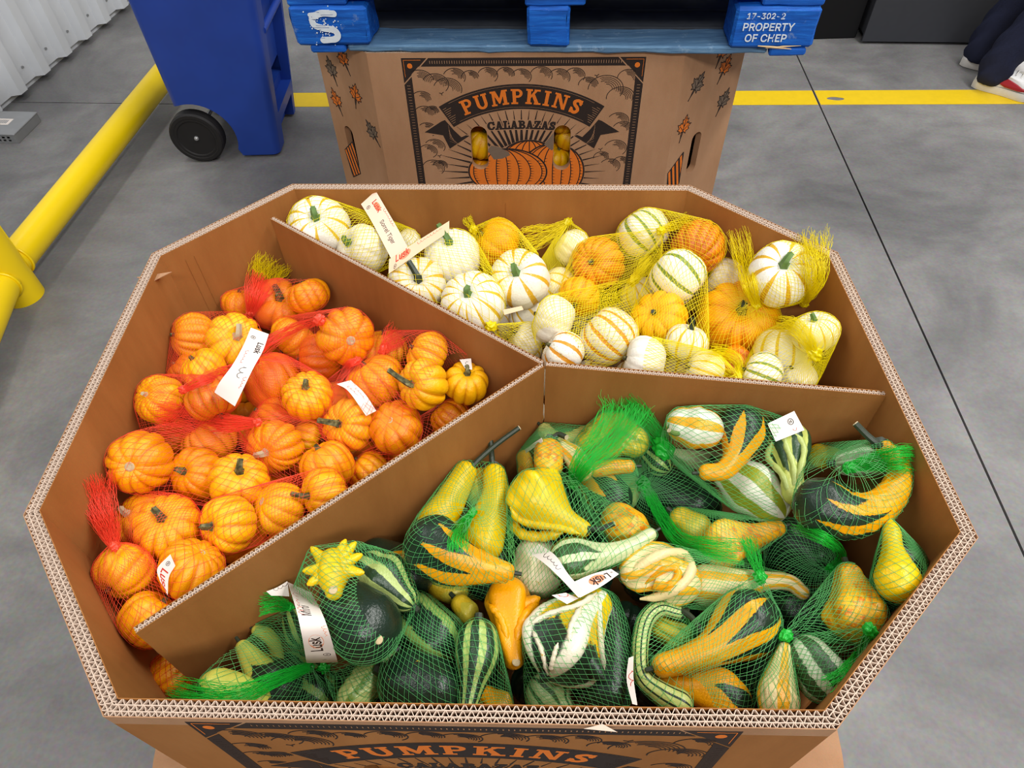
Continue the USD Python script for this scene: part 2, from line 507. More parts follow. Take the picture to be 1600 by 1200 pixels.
def slab_letter(ch):
    sv, U = 0.12, unary_union
    if ch == 'P':
        bowl = ell(.42, .71, .33, .29).difference(ell(.42, .71, .14, .145)).intersection(rc(.36, 0, 1, 1.1))
        return U([rc(.1, 0, .32, 1), rc(0, 0, .44, sv), rc(0, 1 - sv, .3, 1), rc(.3, .855, .44, 1), rc(.3, .42, .44, .565), bowl]), .78
    if ch == 'U':
        b = ell(.44, .36, .36, .37).difference(ell(.44, .38, .15, .22)).intersection(rc(0, -.1, 1, .38))
        return U([b, rc(.08, .36, .29, 1), rc(.59, .36, .8, 1), rc(0, 1 - sv, .38, 1), rc(.5, 1 - sv, .88, 1)]), .9
    if ch == 'M':
        d1 = Polygon([(.1, 1), (.36, 1), (.62, .3), (.5, .12)])
        d2 = Polygon([(1.0, 1), (.76, 1), (.44, .18), (.56, .12)])
        return U([rc(.1, 0, .26, 1), rc(.8, 0, 1.02, 1), d1, d2, rc(0, 0, .36, sv), rc(.7, 0, 1.12, sv), rc(0, 1 - sv, .3, 1), rc(.8, 1 - sv, 1.12, 1)]), 1.14
    if ch == 'K':
        d1 = Polygon([(.3, .38), (.3, .58), (.6, 1), (.82, 1)])
        d2 = Polygon([(.4, .55), (.56, .7), (.9, 0), (.64, 0)])
        return U([rc(.1, 0, .32, 1), rc(0, 0, .42, sv), rc(0, 1 - sv, .42, 1), d1, d2, rc(.54, 0, .98, sv), rc(.52, 1 - sv, .92, 1)]), .98
    if ch == 'I':
        return U([rc(.1, 0, .32, 1), rc(0, 0, .42, sv), rc(0, 1 - sv, .42, 1)]), .46
    if ch == 'N':
        d = Polygon([(.1, 1), (.36, 1), (.86, 0), (.66, 0)])
        return U([rc(.1, 0, .25, 1), rc(.71, 0, .86, 1), d, rc(0, 0, .36, sv), rc(0, 1 - sv, .3, 1), rc(.58, 1 - sv, .98, 1)]), 1.0
    if ch == 'S':
        t = np.linspace(0, 1, 40)
        pts = catmull([(.62, .72), (.52, .88), (.34, .90), (.17, .76), (.26, .58), (.44, .47), (.56, .3), (.44, .11), (.25, .11), (.10, .30)], 50)
        return U([LineString(pts).buffer(.105, cap_style=2), rc(.55, .64, .67, 1), rc(.04, 0, .16, .38)]), .74
    if ch == 'C':
        r = ell(.45, .5, .45, .5).difference(ell(.47, .5, .22, .36)).difference(rc(.62, .34, 1, .62))
        return U([r, rc(.68, .6, .82, 1)]), .9
    if ch == 'A':
        d1 = Polygon([(.1, 0), (.24, 0), (.52, 1), (.36, 1)])
        d2 = Polygon([(.58, 0), (.82, 0), (.56, 1), (.34, 1)])
        return U([d1, d2, rc(.22, .24, .7, .36), rc(0, 0, .36, sv), rc(.5, 0, .94, sv)]), .94
    if ch == 'L':
        return U([rc(.1, 0, .32, 1), rc(0, 0, .74, sv), rc(0, 1 - sv, .44, 1), rc(.6, 0, .74, .4)]), .78
    if ch == 'B':
        b1 = ell(.42, .74, .3, .26).difference(ell(.42, .74, .12, .12)).intersection(rc(.36, 0, 1, 1.1))
        b2 = ell(.44, .27, .34, .28).difference(ell(.44, .27, .14, .14)).intersection(rc(.36, -.1, 1, 1.1))
        return U([rc(.1, 0, .32, 1), rc(0, 0, .46, sv), rc(0, 1 - sv, .44, 1), rc(.3, .44, .46, .56), b1, b2]), .82
    if ch == 'Z':
        return U([rc(.06, 1 - sv, .74, 1), rc(.02, 0, .76, sv), Polygon([(.02, .1), (.3, .1), (.74, .9), (.46, .9)]), rc(.06, .66, .18, 1), rc(.64, 0, .76, .36)]), .8


def cloud_lines(cx, cy, r, rng):
    """engraved cloud: an outer scallop and nested arcs"""
    out = []
    a0 = rng.uniform(100, 160)
    th = np.radians(np.linspace(a0 - rng.uniform(120, 180), a0 + 30, 24))
    out.append(LineString(np.column_stack([cx + r * np.cos(th), cy - r * 0.8 * np.sin(th)])).buffer(0.0008))
    for k in range(5):
        rr = r * (0.86 - 0.12 * k)
        th = np.radians(np.linspace(rng.uniform(-25, 0), rng.uniform(85, 120), 14))
        out.append(LineString(np.column_stack([cx + rr * np.cos(th), cy - rr * 0.8 * np.sin(th)])).buffer(0.0006))
    return out


def big_art():
    """the printed front panel; u to the right, v down from the rim, metres; returns name -> (shape, ink, height of the print)"""
    rng = np.random.default_rng(4)
    u0, u1, v0, v1, w = 0.085, 0.693, 0.013, 0.70, 0.021
    bars = sbox(u0, v0, u1, v1).difference(sbox(u0 + w, v0 + w, u1 - w, v1 - w))
    cut = []
    for u in np.arange(u0 + .07, u1 - .06, .0062):
        cut.append(sbox(u, v0 + .0065, u + .0016, v0 + .0145))
    for v in np.arange(v0 + .07, v1 - .06, .0078):
        cut += [sbox(u0 + .006, v, u0 + .0145, v + .0016), sbox(u1 - .0145, v, u1 - .006, v + .0016)]
    frame = bars.difference(unary_union(cut))
    corner, ko, dots = [], [], []
    for cu, cv, su, sv in ((u0, v0, 1, 1), (u1, v0, -1, 1), (u0, v1, 1, -1), (u1, v1, -1, -1)):
        tri = lambda o, k: Polygon([(cu + su * o, cv + sv * o), (cu + su * (k), cv + sv * o), (cu + su * o, cv + sv * k)])
        corner.append(tri(0, .062))
        ko.append(LineString([(cu + su * .066, cv), (cu, cv + sv * .066)]).buffer(.0016))
        dots += [Point(cu + su * .0195, cv + sv * .0195).buffer(.0065),
                 LineString([(cu + su * .048, cv + sv * .005), (cu + su * .005, cv + sv * .005), (cu + su * .005, cv + sv * .048)]).buffer(.0005)]
    frame = unary_union([frame.difference(unary_union(ko)), unary_union(corner).difference(unary_union([LineString(d.exterior.coords).buffer(.0006) for d in dots[::2]]))])
    # banner
    cu, cv, Ro, Ri = 0.384, 0.497, 0.417, 0.350

    def arc(r, a0, a1, n=40):
        th = np.radians(np.linspace(a0, a1, n))
        return [(cu + r * math.sin(t), cv - r * math.cos(t)) for t in th]
    A = 31.5
    band = Polygon(arc(Ro, -A, A) + arc(Ri, A, -A))
    white = [LineString(arc(Ro - .0052, -A + 4, A - 4)).buffer(.0006), LineString(arc(Ri + .0052, -A + 4, A - 4)).buffer(.0006)]
    for k in range(9):
        for sgn in (-1, 1):
            r = Ri + .010 + k * .0056
            white.append(LineString(arc(r, sgn * (A - .8), sgn * (A - 2.2 - 1.6 * ((k * 5) % 4) / 3), 6)).buffer(.0008))
    tails = []
    for sgn in (-1, 1):
        P = lambda x, y: (cu + sgn * x, y)
        tails.append(Polygon([P(.262, .213), P(.214, .182), P(.204, .178), P(.182, .208), P(.164, .228), P(.150, .222), P(.142, .224), P(.198, .262), P(.213, .222)]))
        for k in range(7):
            white.append(LineString([P(.170 + .004 * k, .250 - .010 * k * .3), P(.196, .240 - .008 * k)]).buffer(.0005))
    banner = unary_union([band, *tails]).difference(unary_union(white))
    seam = unary_union([LineString([(cu + s_ * Ri * math.sin(math.radians(A)), cv - Ri * math.cos(math.radians(A))), (cu + s_ * Ro * math.sin(math.radians(A)), cv - Ro * math.cos(math.radians(A)))]).buffer(.0012) for s_ in (-1, 1)])
    banner = banner.difference(seam)
    # words
    def on_arc(word, hgt, rb, spread, gap):
        L = [slab_letter(c) for c in word]
        tot = sum(w_ for _, w_ in L) + gap * (len(L) - 1)
        x, out = -tot / 2, []
        for (g, w_) in L:
            mid_ = (x + w_ / 2) * hgt / (rb + hgt / 2)
            g2 = affinity.translate(g, -w_ / 2, 0)
            g2 = affinity.scale(g2, hgt, -hgt, origin=(0, 0))
            g2 = affinity.translate(g2, 0, -rb)
            g2 = affinity.rotate(g2, math.degrees(mid_), origin=(0, 0))
            out.append(affinity.translate(g2, cu, cv))
            x += w_ + gap
        return unary_union(out)
    pump = on_arc('PUMPKINS', .0405, Ri + .0135, 1, .17)
    cal = affinity.translate(on_arc('CALABAZAS', .0225, .90, 1, .04), 0, .606).buffer(.0007)
    # rays
    cx, cy = 0.384, 0.345
    ray_l = []
    for k in range(-19, 20):
        th = math.radians(k * 6.2)
        r0, r1 = .10, (.20 if k % 2 else .215) + .02 * abs(math.sin(th))
        d = np.array([math.sin(th), -math.cos(th)])
        pn = np.array([-d[1], d[0]])
        c0 = np.array([cx, cy])
        ray_l.append(Polygon([c0 + d * r0 + pn * .0042, c0 + d * r1, c0 + d * r0 - pn * .0042]))
    # pumpkins
    def pumpkin(px_, py_, rx, ry, lean):
        body = ell(px_, py_, rx, ry)
        lines = [LineString(np.array(body.exterior.coords)).buffer(.0022)]
        for k in range(-3, 4):
            f = k / 3.4
            th = np.linspace(-np.pi / 2, np.pi / 2, 20)
            xs = px_ + lean * rx * np.cos(th) ** 0.5 * 0 + f * rx * np.cos(th) + lean * rx * (1 - np.cos(th)) * .5
            lines.append(LineString(np.column_stack([xs, py_ + ry * np.sin(th)])).buffer(.0013))
            for j in range(9):
                yy = py_ - ry * .5 + j * ry * .11
                xx = px_ + f * rx * math.sqrt(max(0, 1 - ((yy - py_) / ry) ** 2))
                lines.append(Polygon([(xx, yy), (xx + rx * .10, yy + .002), (xx, yy + .0022)]))
        return body, unary_union(lines).intersection(body.buffer(.002))
    b2, l2 = pumpkin(.470, .335, .088, .088, .2)
    b1, l1 = pumpkin(.344, .335, .110, .072, -.3)
    b3, l3 = pumpkin(.405, .300, .080, .062, .0)
    body = unary_union([b2, b1, b3])
    lines = unary_union([unary_union([l2, l3.difference(b2)]).difference(b1), l1, l3.difference(b1).difference(b2)])
    stem = unary_union([Polygon([(.290, .268), (.300, .253), (.322, .258), (.348, .272), (.352, .282), (.330, .293), (.306, .296)]),
                        Polygon([(.445, .250), (.470, .216), (.482, .224), (.474, .262), (.466, .268)])])
    # clouds, birds
    cl = []
    for (a, b, r) in ((.125, .064, .026), (.165, .072, .024), (.195, .085, .026), (.215, .055, .02), (.255, .058, .016), (.300, .052, .018), (.345, .05, .016), (.385, .056, .018),
                      (.435, .052, .02), (.480, .058, .02), (.520, .054, .018), (.555, .078, .018), (.600, .085, .032), (.640, .11, .026), (.655, .06, .02), (.125, .115, .02), (.128, .155, .02),
                      (.15, .15, .014), (.13, .20, .018), (.145, .25, .02), (.125, .265, .018), (.135, .315, .022), (.155, .31, .014), (.64, .175, .02), (.655, .20, .02), (.64, .255, .022),
                      (.605, .285, .016), (.63, .31, .02), (.66, .30, .016)):
        cl += cloud_lines(a, b + r * .3, r * 1.4, rng)
    for (a, b) in ((.178, .105), (.575, .06), (.155, .285), (.60, .265)):
        cl.append(LineString([(a - .005, b - .002), (a, b), (a + .005, b - .004)]).buffer(.0008))
        cl.append(LineString([(a, b), (a + .001, b + .004)]).buffer(.0008))
    inside = sbox(u0 + w, v0 + w, u1 - w, v1 - w)
    clouds = unary_union(cl).intersection(inside).difference(unary_union([band, *tails]).buffer(.004))
    rays = unary_union(ray_l).difference(body.buffer(.003)).difference(cal.buffer(.003)).difference(unary_union([band, *tails]).buffer(.003)).difference(stem.buffer(.002))
    return {'printed_border': (frame, INK, .0004), 'printed_clouds': (clouds, INK, .0004), 'printed_banner': (banner, INK, .0004), 'printed_rays': (rays, INK, .0004),
            'printed_lettering': (cal, INK, .0006), 'printed_banner_lettering': (pump, INK_ORANGE, .0006), 'printed_pumpkin': (body.difference(stem), INK_ORANGE, .0006),
            'printed_rivet': (unary_union(dots), INK_ORANGE, .0006), 'printed_stem': (stem, INK_GREY, .0005), 'printed_pumpkin_line': (lines.difference(stem), INK, .0008)}


ART = big_art()
LEAF = [(0, -1), (.10, -.55), (.05, -.35), (.42, -.52), (.36, -.34), (.70, -.20), (.52, -.08), (.78, .22), (.50, .20), (.46, .34), (.26, .22), (.34, .62), (.20, .55), (.0, .95),
        (-.18, .55), (-.34, .64), (-.26, .22), (-.48, .34), (-.50, .18), (-.8, .2), (-.52, -.08), (-.70, -.22), (-.36, -.34), (-.40, -.54), (-.06, -.34), (-.06, -.6)]


def leaf_shape(u, v, s_, ang):
    g = Polygon(LEAF).buffer(.03).buffer(-.03)
    vein = unary_union([LineString([(0, -1.25), (0, .7)]).buffer(.035), LineString([(0, -.3), (.5, .1)]).buffer(.022), LineString([(0, -.3), (-.5, .1)]).buffer(.022),
                        LineString([(0, .0), (.25, .4)]).buffer(.02), LineString([(0, .0), (-.25, .4)]).buffer(.02), LineString(g.exterior.coords).buffer(.028)])
    tr = lambda q: affinity.translate(affinity.rotate(affinity.scale(q, s_ * .95, s_, origin=(0, 0)), ang, origin=(0, 0)), u, v)
    return tr(g), tr(vein)


def stick(parent, shape, name, ink, off, O, e, nout, hgt=.0004):
    """print shape (u, v-down) on the face through O (its top corner at the rim)"""
    g = affinity.scale(shape, 1, -1, origin=(0, 0))
    m = extrude(g, hgt)
    if m is None:
        return
    m.apply_transform(frame_xf(O + nout * 0.0001, e, np.array([0, 0, 1.0]), nout))
    return obj(name, m, ink, parent)


def capsule(u, z0, z1, r):
    return LineString([(u, z0 + r), (u, z1 - r)]).buffer(r, 16)


def octo_bin(name, label, corners, rng, art_at=0):
    b = thing(name, label, 'cardboard bin', (*np.mean([c[:2] for c in corners], 0), 0))
    ins = inner_corners(corners, T)
    n = len(corners)
    for i in range(n):
        A, B, a, c = corners[i], corners[(i + 1) % n], ins[i], ins[(i + 1) % n]
        L = np.linalg.norm((B - A)[:2])
        e = unit((B - A) * [1, 1, 0])
        nout = np.array([e[1], -e[0], 0])
        holes, face = [], i in (0, 4)
        if face:
            sc = L / 0.788
            holes = [capsule(.268 * sc, H - .326, H - .196, .0225), capsule(.494 * sc, H - .328, H - .194, .0225)]
        elif i in (1, 7, 3, 5):
            holes = [capsule(L * (.45 if i in (1, 5) else .32), H - .385, H - .255, .019)]
        p = obj('side_panel', panel(A, B, a, c, 0.005, H - .0255, holes), KRAFT if name == 'pumpkin_bin' else KRAFT_OUT, b)
        rim(p, A, B, a, c, rng)
        O = A * [1, 1, 0] + [0, 0, H]
        if face:
            for nm, (g, ink, hh) in ART.items():
                g = affinity.scale(g, L / .788, 1, origin=(0, 0))
                for h_ in holes:
                    g = g.difference(affinity.translate(affinity.scale(h_, 1, -1, origin=(0, 0)), 0, H).buffer(.001))
                for g1 in (polys(g) if nm in ('printed_rivet', 'printed_stem', 'printed_pumpkin') else [g]):
                    q = stick(p, g1, nm, ink, 0, O, e, nout, hh)
                if nm in ('printed_clouds', 'printed_rays'):
                    tag(q, kind='stuff')
        elif i in (1, 7, 3, 5):
            flip = i in (1, 5)
            spots = ([(.60, .040, 1, 200), (.28, .105, 0, 215), (.70, .090, 1, 205), (.18, .215, 1, 190), (.80, .190, 0, 205)] if flip else
                     [(.47, .045, 1, 205), (.76, .095, 0, 195), (.36, .135, 1, 165), (.80, .185, 1, 200), (.16, .225, 0, 215)])
            for (u, v_, col, an) in spots:
                uu = u * L
                if not flip:
                    uu, an = L - uu, -an
                g, vn = leaf_shape(uu, v_, .036, an)
                q = stick(p, g, 'printed_leaf', INK_ORANGE if col else INK_GREY, 0, O, e, nout, .0004)
                stick(q, vn, 'leaf_line', INK, 0, O, e, nout, .0007)
            uu = .012 if flip else .035
            sg = 1
            st = Polygon([(uu, .345), (uu + sg * .050, .30), (uu + sg * .055, .40), (uu + sg * .012, .43)])
            q = stick(p, st.buffer(.003), 'printed_hazard_sign', INK, 0, O, e, nout, .0004)
            bars_ = unary_union([Polygon([(uu + sg * (.002 + k * .016), .29), (uu + sg * (.010 + k * .016), .29), (uu + sg * (.045 + k * .016), .43), (uu + sg * (.037 + k * .016), .43)]) for k in range(-4, 5)])
            stick(q, st.intersection(bars_), 'hazard_stripe', INK_ORANGE, 0, O, e, nout, .0006)
    return b, ins


corners = [RIM[k] for k in ORDER]
rng = np.random.default_rng(11)
BIN, INS = octo_bin('pumpkin_bin', 'open octagonal cardboard bin of bagged gourds, split by cardboard dividers', corners, rng)
pad = extrude(octagon(inner_corners(corners, T + .001)), 0.012)
PADZ = 0.545
pad.apply_translation([0, 0, PADZ - 0.012])
obj('inner_pad', pad, KRAFT, BIN)
# flaps folded out at the foot of the bin
for sx, k0 in ((-1, 'FL'), (1, 'FR')):
    c = RIM[k0] * [1, 1, 0]
    q = at(246, 1168, .46) if sx < 0 else at(1309, 1156, .46)
    d = (q - c) * [1, 1, 0]
    loop = [c + [-sx * .10, .012, 0], c + [sx * .012, .02, 0], q * [1, 1, 0] + [0, 0.02, 0], q * [1, 1, 0] + [-sx * .004, -.02, 0], q * [1, 1, 0] + [-sx * .03, -.16, 0], c + [-sx * .14, -.16, 0]]
    m = extrude(Polygon([p[:2] for p in loop]).buffer(.008).buffer(-.004), .006)
    m.apply_translation([0, 0, .455])
    obj('folded_flap', m, KRAFT_OUT, BIN)

# scored creases and torn paper on the far side walls
for k0, k1, us in (('LB', 'BL', (.035, .052)), ('RB', 'BR', (.03,)), ('BL', 'BR', (.41,))):
    i0 = ORDER.index(k0)
    i1 = ORDER.index(k1)
    p0, p1 = INS[i0] * [1, 1, 0], INS[i1] * [1, 1, 0]
    e = unit(p1 - p0)
    nn = np.array([e[1], -e[0], 0])
    if nn @ (np.mean(INS, 0) - p0) < 0:
        nn = -nn
    for u in us:
        q = p0 + e * u + nn * .0002
        m = tube([q + [0, 0, PADZ], q + [0, 0, H - .03]], .0007, 6)
        obj('scored_crease', m, KRAFT, BIN, smooth=True)
q = at(226, 430, H - .012)
m = extrude(Polygon([(-.012, -.006), (.046, .006), (.018, -.020)]), .0012)
m.apply_translation(q)
obj('torn_paper', m, KRAFT_OUT, BIN)
m = extrude(Polygon([(0, 0), (.020, .004), (.034, -.004)]), .0010)
m.apply_translation(at(912, 1139, H - .0005))
obj('torn_paper', m, FLUTE, BIN)
# divider insert
DZ = 0.832
dc, d1, d2, d3 = (at(850, 568, DZ), at(425, 340, DZ), at(210, 985, DZ), at(1390, 615, DZ))
DIV = thing('cardboard_divider', 'three-winged cardboard divider parting orange, white and green gourds in the bin', 'divider', (*dc[:2], PADZ))
for q in (d1, d2, d3):
    e = unit((q - dc) * [1, 1, 0])
    nn = np.array([-e[1], e[0], 0])
    L = np.linalg.norm((q - dc)[:2])
    t = .0042
    ms = []
    pn = obj('divider_wing', (lambda m: (m.apply_transform(frame_xf(dc * [1, 1, 0] + e * .003 + nn * t, e, np.array([0, 0, 1.0]), -nn)), m)[1])(extrude(sbox(0, PADZ + .001, L - .003, DZ - .013), 2 * t)), KRAFT, DIV)
    lin = [sheet_strip([(dc + e * .003 + nn * o)[:2], (q + nn * o)[:2]], .0008, DZ - .0135, DZ) for o in (-t, 0, t)]
    fl = [flute_strip((dc + e * .003 + nn * o)[:2], (q + nn * o)[:2], nn[:2], t / 2 - .0003, .0068, .0007, DZ - .013, DZ - .0004, rng) for o in (-t / 2, t / 2)]
    obj('wing_edge_liner', lin[1], FLUTE, pn)
    obj('wing_edge_liner', lin[0], KRAFT, pn)
    obj('wing_edge_liner', lin[2], KRAFT, pn)
    obj('wing_edge_corrugation', cat_mesh(fl), FLUTE, pn, kind='stuff')

# ================================================================== the far bin under the pallet
TL, TR = at(572, 83, H), at(1072, 80, H)
e = unit(TR - TL)
bn = np.array([-e[1], e[0], 0])
back = [TL, TR, TR + e * .188 + bn * .155, TR + e * .195 + bn * .75, TR + bn * .97, TL + bn * .97, TL - e * .182 + bn * .75, TL - e * .172 + bn * .155]
FAR, FINS = octo_bin('covered_pumpkin_bin', 'closed octagonal cardboard pumpkin bin standing under the blue pallet', back, rng)

# ================================================================== blue pallet on the far bin
pa, pb = at(466, 72, H + .018), at(1268, 76, H + .018)
pe = unit((pb - pa) * [1, 1, 0])
pn_ = np.array([-pe[1], pe[0], 0])
PW = np.linalg.norm((pb - pa)[:2])
PZ = H + .001
PAL = thing('wooden_pallet', 'worn blue wooden block pallet lying on top of the covered bin', 'pallet', (*(pa + pe * PW / 2)[:2], PZ))
prng = np.random.default_rng(5)


def pboard(name, u0, u1, v0, v1, z0, z1, m_, b=.004, rough=.0025):
    """board in pallet coordinates (u along the front, v to the back) with uneven, worn edges"""
    nu, nv = max(2, int((u1 - u0) / .045)), max(2, int((v1 - v0) / .045))
    m = bbox_bevel(u0, v0, z0, u1, v1, z1, b)
    m = m.subdivide_to_size(.05)
    v = np.array(m.vertices)
    v += (meshkit.noise(v * 21 + prng.uniform(0, 50)) - .5)[:, None] * rough * 2 * np.sign(v - v.mean(0)) * [1, 1, .6]
    m.vertices = pa * [1, 1, 0] + v[:, :1] * pe + v[:, 1:2] * pn_ + np.column_stack([np.zeros((len(v), 2)), PZ + v[:, 2]])
    return obj(name, m, m_, PAL, smooth=30)


D = 1.0
blocks = {}
for i, (u0, u1) in enumerate(((.0, .185), (PW / 2 - .055, PW / 2 + .045), (PW - .195, PW))):
    for j, (v0, v1) in enumerate(((-.004, .10), (.45, .55), (.90, 1.0))):
        blocks[i, j] = pboard('block', u0, u1, v0, v1, .0185, .1105, BLUE_WOOD, .007, .004)
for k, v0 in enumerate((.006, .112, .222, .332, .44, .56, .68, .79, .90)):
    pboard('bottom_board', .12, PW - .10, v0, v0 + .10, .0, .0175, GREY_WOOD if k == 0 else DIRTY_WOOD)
for k, u0 in enumerate((.03, PW - .13)):
    pboard('bottom_board', u0 if k == 0 else u0 + .035, (u0 + .088) if k == 0 else u0 + .12, .0, 1.0, .0, .0175, BLUE_WOOD)
for k, u0 in enumerate((.0, PW / 2 - .06, PW - .14)):
    pboard('stringer_board', u0, u0 + .14, 0, 1.0, .1115, .129, BLUE_WOOD)
for k in range(7):
    v0 = -.004 + k * .1475
    pboard('deck_board', -.004, PW + .004, v0, v0 + .142, .1300, .150, BLUE_WOOD)


def on_block(u, z):
    return pa * [1, 1, 0] + pe * u - pn_ * .0095 + [0, 0, PZ + z]


def print_on_pallet(shape, parent, name, m_):
    m = extrude(shape, .0008)
    m.apply_transform(frame_xf(on_block(0, 0), pe, np.array([0, 0, 1.0]), -pn_))
    return obj(name, m, m_, parent)


# white sprayed mark and the stencilled owner's lines
sw = unary_union([LineString(catmull([(.108, .097), (.078, .098), (.056, .088), (.055, .072), (.075, .064), (.100, .060), (.108, .048), (.098, .038), (.07, .036)], 40)).buffer(.0075),
                  LineString([(.05, .094), (.10, .098)]).buffer(.005)])
rr = np.random.default_rng(2)
bits = [Point(rr.normal(.085, .02), rr.normal(.065, .02)).buffer(rr.uniform(.0008, .002), 3) for _ in range(70)]
gap = unary_union([LineString([(rr.uniform(.04, .12), z_), (rr.uniform(.04, .12), z_ + rr.uniform(-.003, .003))]).buffer(.0006) for z_ in np.linspace(.03, .105, 16)])
print_on_pallet(unary_union([sw] + bits).difference(gap), blocks[0, 0], 'white_spray_mark', WHITE_PAINT)


def stencil(txt, h, u, z, bold=True, wear=0.22, seed=0):
    m = meshkit.text_mesh(txt, h, .0008, bold)
    g = []
    r_ = np.random.default_rng(seed)
    m.apply_transform(frame_xf(on_block(u, z), pe, np.array([0, 0, 1.0]), -pn_))
    c = m.triangles_center
    keep = meshkit.noise(c * 260, seed) > wear
    m.update_faces(keep)
    obj('stencilled_line', m, WHITE_PAINT, blocks[2, 0])


stencil('17-302-2', .0125, PW - .172, .088, seed=1, wear=.3)
stencil('PROPERTY', .0165, PW - .176, .062, seed=2, wear=.22)
stencil('OF CHEP', .0165, PW - .166, .037, seed=3, wear=.12)
spl = cat_mesh([tube([on_block(PW - .13, .027), on_block(PW - .09, .024), on_block(PW - .05, .020)], [.0015, .003, .001], 5),
                tube([on_block(PW - .11, .022), on_block(PW - .07, .026), on_block(PW - .03, .028)], [.001, .002, .0006], 5)])
obj('bare_splinter', spl, plain('bare_wood', srgb(215, 185, 140), .8, .2, noise=80), blocks[2, 0])

# ================================================================== wheeled refuse cart
fx, fy = -1.325, 2.70      # back lower corner at the side that faces the bin
CART = thing('wheeled_cart', 'blue plastic wheeled waste cart standing behind the yellow pipe rail', 'waste cart', (-1.2, 2.86, 0))
LW, LD, CH = .365, .40, 1.0


def cart_ring(z):
    """plan loop at height z: x back to front, y side to side; the tub widens upward"""
    f = z / CH
    x0, x1 = fx - .01 - .005 * f, fx + LW - .005 + .13 * f
    y0, y1 = fy + .005 - .035 * f, fy + LD + .05 * f
    return x0, x1, y0, y1


def tub_loop(z, inset=0.0):
    x0, x1, y0, y1 = cart_ring(z)
    g = sbox(x0 + inset, y0 + inset, x1 - inset, y1 - inset).buffer(-.03).buffer(.03, 6)
    return np.array(g.exterior.coords)[:-1]


def loft(loops, cap0=True, cap1=True):
    n = len(loops[0])
    v = np.vstack(loops)
    f = []
    for k in range(len(loops) - 1):
        i = np.arange(n)
        j = (i + 1) % n
        a, b = k * n, (k + 1) * n
        f += [np.stack([a + i, a + j, b + j], 1), np.stack([a + i, b + j, b + i], 1)]
    if cap0:
        c = len(v)
        v = np.vstack([v, loops[0].mean(0)])
        i = np.arange(n)
        f.append(np.stack([np.full(n, c), (i + 1) % n, i], 1))
    if cap1:
        c = len(v)
        v = np.vstack([v, loops[-1].mean(0)])
        i = np.arange(n) + (len(loops) - 1) * n
        f.append(np.stack([np.full(n, c), i, np.roll(i, -1)], 1))
    return trimesh.Trimesh(v, np.vstack(f), process=False)


import manifold3d as m3


def man(m):
    m = trimesh.Trimesh(m.vertices, m.faces, process=True)
    m.merge_vertices()
    if m.volume < 0:
        m.invert()
    return m3.Manifold(m3.Mesh(np.asarray(m.vertices, np.float32), np.asarray(m.faces, np.uint32)))


def unman(M_):
    q = M_.to_mesh()
    return trimesh.Trimesh(q.vert_properties[:, :3], q.tri_verts, process=False)


loops = []
for z in np.linspace(.012, CH, 9):
    l = tub_loop(z)
    loops.append(np.column_stack([l, np.full(len(l), z)]))
n_same = min(len(l) for l in loops)
tub = man(loft([l[:n_same] for l in loops]))
# recessed front with the lift bar, wheel arch, cut under the toe
x0, x1, y0, y1 = cart_ring(.5)
tub = tub - man(trimesh.convex.convex_hull(np.array([(fx + LW - .05 + .13 * z, y, z) for z in (.16, .66) for y in (fy + .075, fy + LD - .03)] +
                                                    [(fx + LW + .2, y, z) for z in (.16, .66) for y in (fy + .075, fy + LD - .03)])))
tub = tub - man(trimesh.convex.convex_hull(np.array([(fx + LW - .045, y, z) for z in (-.1, .11) for y in (fy + .10, fy + LD - .06)] + [(fx + LW + .2, y, z) for z in (-.1, .11) for y in (fy + .10, fy + LD - .06)])))
arch = trimesh.creation.cylinder(.150, 1.2, sections=40)
arch.apply_transform(trimesh.geometry.align_vectors([0, 0, 1], [0, 1, 0]))
arch.apply_translation([fx + .055, fy + .2, .10])
tub = tub - man(arch)
tub = tub - man(trimesh.convex.convex_hull(np.array([(x, y, z) for (x, z) in ((fx - .2, .075), (fx + .18, .075), (fx + .25, -.1), (fx - .2, -.1)) for y in (fy - .3, fy + LD + .3)])))
tub = tub - man(trimesh.convex.convex_hull(np.array([(x, y, CH + .001 - (0 if k else .8)) for k in (0, 1) for x, y in [(a_ + (.05 if a_ < fx + .2 else -.09) * (1 if k else 1.3), b_ + (.03 if b_ < fy + .2 else -.03)) for a_ in (fx - .04, fx + LW + .1) for b_ in (fy - .02, fy + LD + .03)]])))
obj('tub', unman(tub), BLUE_BIN, CART, smooth=35)
zb = .50
xb = fx + LW + .13 * zb - .012
obj('lift_bar', tube([(xb, fy + .06, zb), (xb, fy + LD - .01, zb)], .014, 12), BLUE_BIN, CART, smooth=40)
x0, x1, y0, y1 = cart_ring(CH)
lid = bbox_bevel(x0 - .02, y0 - .015, CH + .002, x1 + .02, y1 + .015, CH + .04, .012)
obj('lid', lid, BLUE_BIN, CART)
obj('handle', tube([(x0 - .02, y0 + .05, CH - .04), (x0 - .09, y0 + .05, CH - .01), (x0 - .09, y1 - .05, CH - .01), (x0 - .02, y1 - .05, CH - .04)], .014, 10), BLUE_BIN, CART, smooth=40)
